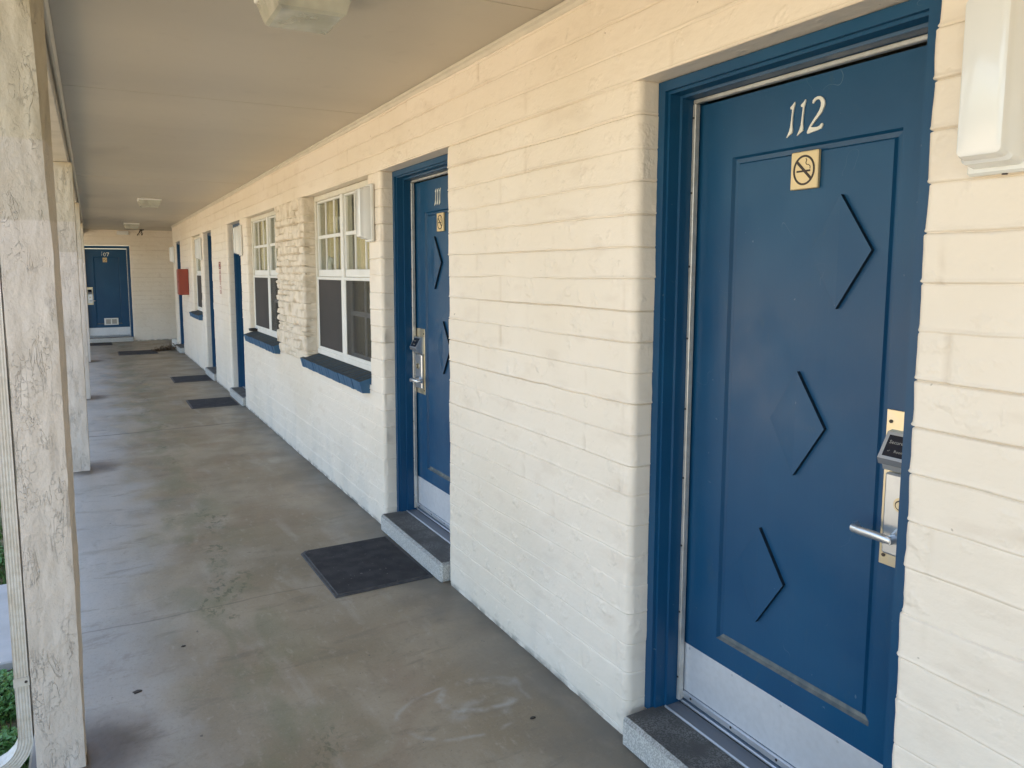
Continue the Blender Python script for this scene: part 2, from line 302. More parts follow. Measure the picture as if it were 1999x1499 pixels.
# ------------------------------------------------------------------ object helpers
ORG = {}
def reg(o, parent, origin):
    origin = Vector(origin); ORG[o.name] = origin.copy()
    if parent is not None:
        o.parent = parent; o.location = origin-ORG[parent.name]
    else: o.location = origin
def empty(name, loc, label=None, cat=None, group=None, parent=None):
    o = bpy.data.objects.new(name, None); COL.objects.link(o); o.empty_display_size = .1
    reg(o, parent, loc); tag(o, label, cat, group); return o
def tag(o, label=None, cat=None, group=None, kind=None):
    if label: o['label'] = label
    if cat: o['category'] = cat
    if group: o['group'] = group
    if kind: o['kind'] = kind
    return o
class MB:
    def __init__(s): s.a = []; s.v = []; s.f = []; s.m = []; s.mats = []
    def mi(s, m):
        if m not in s.mats: s.mats.append(m)
        return s.mats.index(m)
    def add(s, vs, fs, m):
        b = len(s.v); s.v += [tuple(float(c) for c in v) for v in vs]; k = s.mi(m)
        for f in fs: s.f.append(tuple(b+i for i in f)); s.m.append(k)
    def box(s, a, b, m, bev=0.):
        x0, y0, z0 = [min(p, q) for p, q in zip(a, b)]; x1, y1, z1 = [max(p, q) for p, q in zip(a, b)]
        if bev <= 0:
            v = [(x, y, z) for z in (z0, z1) for (x, y) in ((x0, y0), (x1, y0), (x1, y1), (x0, y1))]
            s.add(v, [(3, 2, 1, 0), (4, 5, 6, 7), (0, 1, 5, 4), (1, 2, 6, 5), (2, 3, 7, 6), (3, 0, 4, 7)], m); return
        b_ = min(bev, (x1-x0)*.45, (y1-y0)*.45, (z1-z0)*.45)
        # chamfered box: 24 verts
        P = {}; vs = []
        for ix, X in ((0, x0), (1, x1)):
            for iy, Y in ((0, y0), (1, y1)):
                for iz, Z in ((0, z0), (1, z1)):
                    sx, sy, sz = (b_ if ix == 0 else -b_), (b_ if iy == 0 else -b_), (b_ if iz == 0 else -b_)
                    for ax, p in ((0, (X, Y+sy, Z+sz)), (1, (X+sx, Y, Z+sz)), (2, (X+sx, Y+sy, Z))):
                        P[(ix, iy, iz, ax)] = len(vs); vs.append(p)
        fs = []
        def q(*k): fs.append(tuple(P[i] for i in k))
        for i in (0, 1):
            c = ((0, 0), (1, 0), (1, 1), (0, 1)); c = c if i else c[::-1]
            q(*[(i, a, b2, 0) for a, b2 in c]); q(*[(b2, i, a, 1) for a, b2 in c]); q(*[(a, b2, i, 2) for a, b2 in c])
        for a in (0, 1):
            for b2 in (0, 1):
                f = [(a, b2, 0, 0), (a, b2, 1, 0), (a, b2, 1, 1), (a, b2, 0, 1)]; q(*(f if a != b2 else f[::-1]))
                f = [(a, 0, b2, 0), (a, 1, b2, 0), (a, 1, b2, 2), (a, 0, b2, 2)]; q(*(f if a == b2 else f[::-1]))
                f = [(0, a, b2, 1), (1, a, b2, 1), (1, a, b2, 2), (0, a, b2, 2)]; q(*(f if a != b2 else f[::-1]))
                for c2 in (0, 1):
                    f = [(a, b2, c2, 0), (a, b2, c2, 1), (a, b2, c2, 2)]; q(*(f if (a+b2+c2) % 2 == 1 else f[::-1]))
        s.add(vs, fs, m)
    def cyl(s, p, q, r, m, n=14, r2=None, cap=True):
        p = np.array(p, float); q = np.array(q, float); d = q-p; d /= np.linalg.norm(d)
        a = np.cross(d, [0, 0, 1.]); a = a if np.linalg.norm(a) > .1 else np.cross(d, [1., 0, 0]); a /= np.linalg.norm(a); b = np.cross(d, a)
        r2 = r if r2 is None else r2; vs = []
        for c, rr in ((p, r), (q, r2)):
            for i in range(n): t = 2*math.pi*i/n; vs.append(c+rr*(math.cos(t)*a+math.sin(t)*b))
        fs = [(i, (i+1) % n, n+(i+1) % n, n+i) for i in range(n)]
        if cap: fs += [tuple(range(n))[::-1], tuple(range(n, 2*n))]
        s.add(vs, fs, m)
    def tube(s, pts, prof, m, closed_prof=True, cap=True, upv=(0, 0, 1)):
        """sweep 2-D profile [(a,b)] along pts (frames: a = side, b = up)"""
        pts = [np.array(p, float) for p in pts]; vs = []; n = len(prof)
        for i, p in enumerate(pts):
            d = pts[min(i+1, len(pts)-1)]-pts[max(i-1, 0)]; d /= np.linalg.norm(d)
            a = np.cross(d, upv); a /= np.linalg.norm(a); b = np.cross(a, d)
            for (u, w) in prof: vs.append(p+a*u+b*w)
        fs = []
        for i in range(len(pts)-1):
            for j in range(n if closed_prof else n-1):
                k = (j+1) % n; fs.append((i*n+j, i*n+k, (i+1)*n+k, (i+1)*n+j))
        if cap and closed_prof: fs += [tuple(range(n))[::-1], tuple((len(pts)-1)*n+j for j in range(n))]
        s.add(vs, fs, m)
    def obj(s, name, parent=None, origin=None, smooth=False, T=None, fix=True):
        v = np.array(s.v, float).reshape(-1, 3)
        if T is not None: v = T(v)
        if origin is None:
            lo, hi = v.min(0), v.max(0); origin = ((lo[0]+hi[0])/2, (lo[1]+hi[1])/2, lo[2])
        v = v-np.array(origin)
        me = bpy.data.meshes.new(name); me.from_pydata(v.tolist(), [], s.f)
        for m in s.mats: me.materials.append(m)
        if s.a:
            at = me.attributes.new('joint_dirt_shade', 'FLOAT', 'POINT'); at.data.foreach_set('value', s.a+[0.]*(len(s.v)-len(s.a)))
        me.polygons.foreach_set('material_index', s.m)
        if smooth:
            me.polygons.foreach_set('use_smooth', [True]*len(s.f))
            if smooth is not True: me.set_sharp_from_angle(angle=R(smooth))
        if fix:
            import bmesh
            bm = bmesh.new(); bm.from_mesh(me); bmesh.ops.recalc_face_normals(bm, faces=bm.faces); bm.to_mesh(me); bm.free()
        me.update()
        o = bpy.data.objects.new(name, me); COL.objects.link(o); reg(o, parent, origin); return o
def poly_prism(mb, pts, depth, m, T2):
    """2-D outline pts (a,z), front at depth 0; T2(a,z,d)->xyz"""
    n = len(pts); fr = [T2(a, z, -depth) for a, z in pts]; bk = [T2(a, z, 0) for a, z in pts]
    mb.add(fr+bk, [tuple(range(n))]+[(i, (i+1) % n, n+(i+1) % n, n+i) for i in range(n)], m)

# smooth value noise (numpy)
def _h(i, j, s): 
    x = np.sin(i*127.1+j*311.7+s*74.7)*43758.5453; return x-np.floor(x)
def vn(x, y, s=0.):
    x = np.asarray(x, float); y = np.asarray(y, float)+0*x; x = x+0*y
    i, j = np.floor(x), np.floor(y); a, b = x-i, y-j; a = a*a*(3-2*a); b = b*b*(3-2*b)
    return (_h(i, j, s)*(1-a)*(1-b)+_h(i+1, j, s)*a*(1-b)+_h(i, j+1, s)*(1-a)*b+_h(i+1, j+1, s)*a*b)*2-1
def fbm(x, y, s=0., o=3): return sum(vn(x*2**k, y*2**k, s+k*9.)*.5**k for k in range(o))

# ------------------------------------------------------------------ block wall: swept plan path displaced by real mortar joints
OFFS = [-.010, -.005, -.0026, -.0012, 0, .0012, .0026, .0042, .006, .0082, .0115, .017, .04, .07]
def wall_rows(z0, z1):
    rows = [(z0, 99, 0.), (z1, 99, 0.)]
    for k in range(-4, 23):
        zj = HEAD-CO*k
        for o in OFFS:
            z = zj+o
            if z0+.003 < z < z1-.003: rows.append((z, k, o))
    rows.sort(); return rows
def wall_disp(u, rows):
    Z = np.array([r[0] for r in rows])[:, None]; U = u[None, :]
    zw = np.array([0 if r[1] == 99 else max(0, 1-abs(r[2])/.03) for r in rows])[:, None]
    K = np.round((HEAD-Z)/CO); zj = HEAD-CO*K
    wig = .0035*vn(U*2.2, K*3.7, 1)+.0018*vn(U*11, K*5.3, 2)
    edge = (np.abs(K) < .5)*1.                      # lintel line stays straight
    wig = wig*(1-edge)
    Zd = Z+wig*zw
    dz = Zd-(zj+wig)
    course = np.floor((HEAD-Z)/CO)
    fill = np.clip(.45+(Z-.55)*1.1, .4, 1.)
    amp = (.55+.45*vn(U*1.6, K*2.1, 3))*fill
    d = -.0075*amp*np.exp(-(dz/.0019)**2)+.0050*fill*(.4+.6*vn(U*6, K*4.1, 4))*np.exp(-((dz-.0055)/.0030)**2)
    d += .0024*vn(U*1.3, course*7.3, 5)+.0014*fbm(U*9, Z*14, 6)+.0008*fbm(U*30, Z*40, 7)
    ph = (U/.406+.5*(course % 2)+.03*vn(course*1.7, course, 8)+.31); du = (ph-np.round(ph))*.406
    blk = np.round(ph); va = np.clip(.75+vn(blk*3.3, course*5.1, 9), 0, 1)*np.clip(.6+fbm(U*3, Z*25, 10), 0, 1)
    d += -.0058*va*np.exp(-(du/.005)**2)+.0014*va*np.exp(-((du-.009)/.005)**2)
    d += .0016*vn(blk*2.9, course*9.7, 11)
    dirt_shade = np.clip(amp*np.exp(-((dz+.0005)/.0022)**2)*(.55+.45*vn(U*5, K*3.3, 31))+.6*va*np.exp(-(du/.004)**2)*fill, 0, 1)
    return Zd, d, dirt_shade
def seg_path(a, b, ra, rb, back=.13):
    """plan path from near reveal to far reveal; returns pts, normals, u (u = world y on the face)"""
    P = []; Nn = []; U = []
    if ra > 0:
        for x in (back, back*.6, ra): P.append((W+x, a)); Nn.append((0, -1)); U.append(a-(x-ra)-ra*.57)
        for t in np.linspace(0, math.pi/2, 7)[1:]:
            P.append((W+ra-ra*math.sin(t), a+ra-ra*math.cos(t))); Nn.append((-math.sin(t), -math.cos(t))); U.append(a+ra-(1-t/(math.pi/2))*ra*1.57)
    y = a+ra
    if ra == 0: P.append((W, a)); Nn.append((-1, 0)); U.append(a)
    e = b-rb
    while True:
        y += .012 if 0 < y < 2.2 else .018 if 0 < y < 5 else .04
        if y > e-.008: break
        P.append((W, y)); Nn.append((-1, 0)); U.append(y)
    P.append((W, e)); Nn.append((-1, 0)); U.append(e)
    if rb > 0:
        for t in np.linspace(0, math.pi/2, 7)[1:]:
            P.append((W+rb-rb*math.cos(t), e+rb*math.sin(t))); Nn.append((-math.cos(t), math.sin(t))); U.append(e+t/(math.pi/2)*rb*1.57)
        for x in (back*.6, back): P.append((W+x, b)); Nn.append((0, 1)); U.append(e+rb*1.57+x-rb)
    return np.array(P), np.array(Nn), np.array(U)
def wall_seg(mb, a, b, z0, z1, ra=.028, rb=.028, m=None):
    P, Nn, U = seg_path(a, b, ra, rb); rows = wall_rows(z0, z1)
    Zd, d, dirt_shade = wall_disp(U, rows); nr, nc = d.shape; mb.a += dirt_shade.ravel().tolist()
    X = P[None, :, 0]+Nn[None, :, 0]*d; Y = P[None, :, 1]+Nn[None, :, 1]*d
    vs = np.stack([X, Y, Zd], -1).reshape(-1, 3)
    fs = [(i*nc+j, (i+1)*nc+j, (i+1)*nc+j+1, i*nc+j+1) for i in range(nr-1) for j in range(nc-1)]
    mb.add(vs, fs, m or M_wall)

B = empty('motel_building', (W, 8, 0), 'long cream block motel wing with blue room doors and a covered walkway', 'building')
mb = MB()
ds = sorted(DOORS.values())
edges = [-5.]+[e for d in ds for e in d]+[ENDY]
allo = sorted(ds+WINS); edges2 = [-5.]+[e for d in allo for e in d]+[ENDY]
for i in range(0, len(edges), 2):
    a, b = edges[i], edges[i+1]; wall_seg(mb, a, b, 0, WZ, 0 if i == 0 else .028, .012 if i == 0 else .028)
for i in range(0, len(edges2), 2):
    a, b = edges2[i], edges2[i+1]
    wall_seg(mb, a, b, WZ, HEAD, 0 if i == 0 else .028, .012 if i == 0 else .028)
wall_seg(mb, -5, ENDY, HEAD, CEIL, 0, .034)
# flat undersides of the heads
for a, b in allo: mb.add([(W-.001, a-.03, HEAD), (W-.001, b+.03, HEAD), (W+.14, b+.03, HEAD), (W+.14, a-.03, HEAD)], [(0, 1, 2, 3)], M_wall)
mb.add([(W+.12, ENDY, 0), (7.5, ENDY, 0), (7.5, ENDY, CEIL), (W+.12, ENDY, CEIL)], [(0, 1, 2, 3)], M_wall)
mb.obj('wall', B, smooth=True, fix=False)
# far cross wall, built in the same way then turned
mb = MB()
def far_seg(a, b, z0, z1, ra, rb):
    P, Nn, U = seg_path(a, b, ra, rb); rows = wall_rows(z0, z1); Zd, d, dirt_shade = wall_disp(U+3.3, rows); nr, nc = d.shape; mb.a += dirt_shade.ravel().tolist()
    X = P[None, :, 0]+Nn[None, :, 0]*d-W; Y = P[None, :, 1]+Nn[None, :, 1]*d
    vs = np.stack([-Y, FAR+X, Zd], -1).reshape(-1, 3)      # along axis a = -x
    mb.add(vs, [(i*nc+j, (i+1)*nc+j, (i+1)*nc+j+1, i*nc+j+1) for i in range(nr-1) for j in range(nc-1)], M_wall)
D107 = (-.79, .17)   # a = -x
far_seg(-7, D107[0], 0, HEAD, 0, .02); far_seg(D107[1], 9, 0, HEAD, .02, 0); far_seg(-7, 9, HEAD, CEIL, 0, 0)
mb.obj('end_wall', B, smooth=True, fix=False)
# interior backing behind the windows
mb = MB()
mb.add([(W+.75, -5, -.05), (W+.75, ENDY-.02, -.05), (W+.75, ENDY-.02, CEIL), (W+.75, -5, CEIL)], [(0, 1, 2, 3)], M_room)
for y in (4.18, 6.2, 6.5, 8.55, 12.1, 13.6): mb.box((W+.135, y-.03, 0), (W+.745, y+.03, CEIL-.005), M_room)
mb.obj('room_partition', B)

# ------------------------------------------------------------------ soffit, roof, beam, trims
mb = MB()
ys = [-5.]; y = 3.33-.98*8
while y < FAR: ys.append(y); y += .98
ys.append(FAR)
for i in range(len(ys)-1):
    a, b = ys[i]+.0012, ys[i+1]-.0012
    if b-a < .01: continue
    x1 = W if b < ENDY+.5 else 7.5
    dz = .0012*random.uniform(-1, 1)
    mb.box((-.10, a, CEIL+dz), (7.6, b, CEIL+.03), M_ceil)
mb.obj('soffit', B)
mb = MB(); mb.box((-.235, -5, CEIL+.032), (7.7, FAR+4, CEIL+.22), M_roof); mb.box((-.28, -5, CEIL-.02), (-.237, FAR+4, CEIL+.24), M_gutter)
mb.box((-12, 15.9, CEIL+.002), (-.285, FAR+4, CEIL+.22), M_beam)  # unseen wing roof, inferred and added to shade the far end
mb.obj('roof', B)
mb = MB(); mb.box((-.225, -5, 2.40), (-.112, FAR+3, CEIL+.03), M_beam, .006)
mb.box((-.111, -5, 2.468), (-.082, FAR-.005, CEIL-.004), M_trim, .01); mb.obj('beam', B)
mb = MB()
prof = [(0, 0), (.022, 0), (.022, -.012), (.012, -.018), (.010, -.032), (0, -.036)]
nseg = 60
for i in range(nseg+1):
    yy = -5+(ENDY+5)*i/nseg
    for (a, c) in prof: mb.v.append((W+.004-a-.0012*math.sin(yy*2.1), yy, CEIL-.002+c))
mb.mi(M_trim); n = len(prof)
for i in range(nseg):
    for j in range(n-1): mb.f.append((i*n+j, i*n+j+1, (i+1)*n+j+1, (i+1)*n+j)); mb.m.append(0)
mb.obj('crown_moulding', B)

# ------------------------------------------------------------------ stucco columns
NRM = [(0, -1), (1, 0), (0, 1), (-1, 0)]
def column(y0, label=None):
    mb = MB(); x0, x1 = -.23, -.09; y1 = y0+.14; r = .006; per = []
    n = 12
    for k in range(4):
        c = [(x0, y0), (x1, y0), (x1, y1), (x0, y1)]; p, q = np.array(c[k]), np.array(c[(k+1) % 4])
        nn = [(0, -1), (1, 0), (0, 1), (-1, 0)][k]
        for t in np.linspace(0, 1, n)[:-1]:
            per.append((p+(q-p)*t, nn if t > 0 else (nn[0]+NRM[k-1][0], nn[1]+NRM[k-1][1]), k+t))
    rows = np.concatenate([[0], np.arange(.012, 2.395, .014), [2.398]]); nc = len(per)
    for z in rows:
        for (p, nn, s) in per:
            f = abs((s % 1)-.5)*2; d = .0028*float(fbm(s*6, z*9, y0, 4))+.0015*float(vn(s*30, z*40, y0+1))-.002*max(0, f-.85)
            d += .0022*max(0, float(vn(s*9, z*3, y0+5)))
            d *= .35+.65*min(1, (1-f)*4)
            px_ = p[0]
            if y0 < 3:      # the nearest post leans and is slightly twisted towards the walkway
                t_ = (p[1]-y0)/.14; xr = (-.098-.020*max(0, min(1, (z-1.6)/.8)))*(1-t_)+(-.087-.012*max(0, (.6-z)/.6))*t_
                px_ = x0+(p[0]-x0)*(xr-x0)/(x1-x0)
            mb.v.append((px_+nn[0]*d, p[1]+nn[1]*d, z))
    mb.mi(M_stucco)
    for i in range(len(rows)-1):
        for j in range(nc): mb.f.append((i*nc+j, i*nc+(j+1) % nc, (i+1)*nc+(j+1) % nc, (i+1)*nc+j)); mb.m.append(0)
    o = mb.obj('column', B, smooth=50, fix=False)
    return o
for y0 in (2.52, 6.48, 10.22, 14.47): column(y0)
mb = MB(); mb.box((-.40, -5, -.12), (-.236, -4, -.1), M_path)

# ------------------------------------------------------------------ stone veneer pier between the two windows
def stone_layout(u0, u1, z0, z1):
    rs = random.Random(3); out = []; z = z0
    while z < z1-.01:
        h = rs.choice([.06, .08, .10, .12]); h = min(h, z1-z)
        if z1-z-h < .02: h = z1-z
        u = u0
        while u < u1-.01:
            w = rs.uniform(.10, .32); w = min(w, u1-u)
            if u1-u-w < .05: w = u1-u
            if h > .07 and rs.random() < .6:
                f = rs.uniform(.35, .65); out += [(u, u+w, z, z+h*f, rs.random()), (u, u+w, z+h*f, z+h, rs.random())]
            else: out.append((u, u+w, z, z+h, rs.random()))
            u += w
        z += h
    return out
sa, sb = 5.80, 6.745; px = -.028
Ls = stone_layout(sa-.14, sb+.12, .85, HEAD-.004)
us = np.arange(sa-.115, sb+.075, .0075); zs = np.arange(.85, HEAD-.003, .0065); zs[-1] = HEAD-.003
H = np.full((len(zs), len(us)), -.02)
for (ua, ub, za, zb, r0) in Ls:
    UU, ZZ = np.meshgrid(us, zs)
    wob = .004*fbm(UU*14, ZZ*14, 21)
    e = np.minimum(np.minimum(UU-ua, ub-UU)+wob, np.minimum(ZZ-za, zb-ZZ)+wob)
    hh = -.012+(.015+.020*r0)*np.clip(e/.009, 0, 1)**.5+.0055*fbm(UU*22, ZZ*22, 22+r0)
    ins = (UU >= ua) & (UU <= ub) & (ZZ >= za) & (ZZ <= zb); H = np.where(ins & (e > 0), np.maximum(H, hh), H)
H = np.maximum(H, -.017)
mb = MB()
for i, z in enumerate(zs):
    for j, u in enumerate(us):
        d = H[i, j]
        if u < sa: mb.v.append((W+px+(sa-u), sa-d*.6, z))
        elif u > sb: mb.v.append((W+px+(u-sb), sb+d*.6, z))
        else: mb.v.append((W+px-d, u, z))
nc = len(us); mb.mi(M_stone); mb.mi(M_stonegap)
for i in range(len(zs)-1):
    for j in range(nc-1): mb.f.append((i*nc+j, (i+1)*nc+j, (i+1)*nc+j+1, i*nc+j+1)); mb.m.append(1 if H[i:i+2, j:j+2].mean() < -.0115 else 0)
# bottom and top returns
st = mb.obj('stone_veneer', B, smooth=45, fix=False); st['label'] = 'cream painted rough ledge stone pier between two windows'

# ------------------------------------------------------------------ windows
def brick_sill(parent, a, b, label=None):
    mb = MB(); n = round((b-a)/.060); w = (b-a)/n
    for i in range(n):
        y0, y1 = a+i*w+.004, a+(i+1)*w-.004; j = random.uniform(-.0025, .0025); xf = 1.460+j
        zt = .880+j*.6; P = [(xf, zt), (W+.16, zt+.060), (W+.16, .79), (xf+.018, zt-.072)]
        vs = [(x, y, z) for y in (y0, y1) for x, z in P]
        mb.add(vs, [(0, 1, 5, 4)], M_silltop); mb.add(vs, [(3, 0, 4, 7), (0, 3, 2, 1), (4, 5, 6, 7), (2, 3, 7, 6)], M_sillblue)
    # mortar core, a little recessed
    P = [(1.467, .876), (W+.158, .932), (W+.158, .80), (1.485, .816)]
    vs = [(x, y, z) for y in (a+.0045, b-.0045) for x, z in P]
    mb.add(vs, [(0, 1, 5, 4)], M_silltop); mb.add(vs, [(3, 0, 4, 7), (0, 3, 2, 1), (4, 5, 6, 7), (2, 3, 7, 6)], M_sillblue)
    return mb.obj('sill', parent)
def sheet(mb, x, y0, y1, z0, z1, m): mb.box((x, y0, z0), (x+.003, y1, z1), m)
def window(a, b, double=True, sill=None, curt=(), lab=None, sillspan=None):
    xf = W+.058; z0, z1 = .918, HEAD-.004
    mb = MB(); t = .04                        # outer frame
    a2, b2 = a+.004, b-.004
    mb.box((xf, a2, z0+.0405), (xf+.075, a2+t, z1-t-.0005), M_cframe, .004); mb.box((xf, b2-t, z0+.0405), (xf+.075, b2, z1-t-.0005), M_cframe, .004)
    mb.box((xf, a2, z1-t), (xf+.075, b2, z1), M_cframe, .004); mb.box((xf, a2, z0), (xf+.075, b2, z0+.04), M_white, .004)
    mid = (a+b)/2
    if double: mb.box((xf-.003, mid-.027, z0+.0405), (xf+.07, mid+.027, z1-t-.0005), M_white, .004)
    wn_ = mb.obj('window', B)
    if lab: wn_['label'] = lab
    cells = [(a2+t, mid-.027), (mid+.027, b2-t)] if double else [(a2+t, b2-t)]
    zm = 1.555
    for ci, (c0, c1) in enumerate(cells):
        mb = MB(); x = xf+.014; s = .015; g = .001          # upper sash with muntins
        mb.box((x, c0+g, zm-.028), (x+.024, c1-g, zm+.026), M_white, .003); mb.box((x, c0+g, z1-t-s-g), (x+.024, c1-g, z1-t-g), M_white, .003)
        mb.box((x, c0+g, zm+.027), (x+.024, c0+s, z1-t-s-2*g), M_white, .003); mb.box((x, c1-s, zm+.027), (x+.024, c1-g, z1-t-s-2*g), M_white, .003)
        zh = (zm+z1-t)/2
        mb.box((x+.003, c0+s+g, zh-.013), (x+.016, c1-s-g, zh+.013), M_white, .002)
        for k in (1, 2) if double else (1,):
            yy = c0+(c1-c0)*k/(3 if double else 2); mb.box((x+.001, yy-.0055, zm+.027), (x+.014, yy+.0055, z1-t-s-2*g), M_white, .002)
        sh = mb.obj('sash', wn_)
        mb = MB(); sheet(mb, x+.018, c0+s-.004, c1-s+.004, zm+.022, z1-t-s+.003, M_glass); mb.obj('pane', wn_)
        # lower sash behind the insect screen
        mb = MB(); x2 = xf+.040
        mb.box((x2, c0+g, z0+.041), (x2+.02, c1-g, z0+.075), M_white, .003)
        mb.box((x2, c0+g, z0+.076), (x2+.02, c0+s, zm-.03), M_white); mb.box((x2, c1-s, z0+.076), (x2+.02, c1-g, zm-.03), M_white)
        zc = (z0+.075+zm)/2
        mb.box((x2+.003, c0+s+g, zc-.016), (x2+.013, c1-s-g, zc+.016), M_white)
        yy = (c0+c1)/2; mb.box((x2+.001, yy-.008, z0+.076), (x2+.011, yy+.008, zm-.03), M_white)
        mb.obj('sash', wn_)
        mb = MB(); sheet(mb, x2+.014, c0+s-.004, c1-s+.004, z0+.072, zm-.033, M_glass); mb.obj('pane', wn_)
        mb = MB(); x3 = xf+.002; q = .022            # screen
        mb.box((x3, c0+g, z0+.041), (x3+.012, c1-g, z0+.041+q), M_white, .002); mb.box((x3, c0+g, zm-.029-q), (x3+.011, c1-g, zm-.029), M_white, .002)
        mb.box((x3, c0+g, z0+.042+q), (x3+.012, c0+q, zm-.030-q), M_white, .002); mb.box((x3, c1-q, z0+.042+q), (x3+.012, c1-g, zm-.030-q), M_white, .002)
        mb.obj('screen_frame', wn_)
        mb = MB(); sheet(mb, x3+.005, c0+q-.002, c1-q+.002, z0+.04+q, zm-.028-q, M_screen2 if ci == 0 and double else M_screen); mb.obj('insect_screen', wn_)
    for (y0, y1, zlo) in curt:
        mb = MB(); n = max(8, int((y1-y0)/.012))
        for i in range(n+1):
            yy = y0+(y1-y0)*i/n; dx = .018*math.sin(yy*95+1.3*math.sin(yy*17))+.008*math.sin(yy*41)
            for z in (zlo, (zlo+2.2)/2, 2.14): mb.v.append((W+.155+dx*.8*(1.1 if z < 2 else .8), yy+.004*math.sin(z*5), z))
        mb.mi(M_curtain)
        for i in range(n):
            for k in (0, 1): mb.f.append((i*3+k, i*3+k+1, i*3+k+4, i*3+k+3)); mb.m.append(0)
        mb.obj('curtain', wn_, smooth=True)
    brick_sill(wn_, *(sillspan or (a-.1, b+.05)))
    return wn_
w1 = window(*WINS[0], curt=[(4.25, 5.12, .9), (5.17, 5.43, .9), (5.52, 6.10, .9)], sillspan=(4.375, 5.87), lab='white window nearest the camera, between stone pier and second blue door')
w2 = window(*WINS[1], curt=[(6.6, 7.42, .9), (7.50, 7.95, .9), (8.03, 8.5, .9)], sillspan=(6.86, 8.365), lab='white window just beyond the stone pier')
w3 = window(*WINS[2], double=False, curt=[(12.2, 12.7, .9), (12.8, 13.4, .9)], sillspan=(12.25, 13.46), lab='narrow white window farthest down the walkway')

# ------------------------------------------------------------------ doors (local: a = left of viewer facing the door, z up, d into the wall)
XS = .200     # slab face depth
def on(px, py, X):
    d = fw+rt*(px-CX)/F-up*(py-CY)/F; t = X/d[0]; return d[1]*t, EYE+d[2]*t
G = lambda L: [on(1500+x/6.245, 160+y/6.245, W+XS) for x, y in L]
ONE = G([(297, 252), (272, 288), (242, 322), (246, 342), (264, 346), (262, 380), (252, 470), (240, 560), (226, 610), (194, 690), (262, 628), (266, 590), (263, 530), (268, 440), (280, 350), (300, 268)])
TWO = G([(552, 255), (556, 225), (580, 195), (615, 175), (650, 172), (682, 190), (700, 225), (702, 265), (690, 310), (665, 365), (625, 420), (585, 470), (550, 520), (530, 548), (565, 552), (610, 546), (640, 530), (655, 508), (672, 500), (680, 512), (672, 540), (655, 568), (610, 588), (560, 605), (510, 626), (488, 632), (484, 612), (495, 585), (520, 530), (560, 465), (600, 405), (635, 345), (655, 290), (657, 250), (645, 218), (620, 208), (590, 222), (570, 250), (560, 264)])
gy0 = sum(p[0] for p in ONE)/len(ONE); gy2 = sum(p[0] for p in TWO)/len(TWO)
ONE = [(y-gy0, z) for y, z in ONE]; TWO = [(y-gy2, z) for y, z in TWO]
def ring(cx, cz, rx, rz, w, n=28, a0=0, a1=360):
    o = [(cx+rx*math.cos(R(a0+(a1-a0)*i/n)), cz+rz*math.sin(R(a0+(a1-a0)*i/n))) for i in range(n+1)]
    i_ = [(cx+(rx-w)*math.cos(R(a0+(a1-a0)*i/n)), cz+(rz-w)*math.sin(R(a0+(a1-a0)*i/n))) for i in range(n+1)]
    return [[o[k], o[k+1], i_[k+1], i_[k]] for k in range(n)]
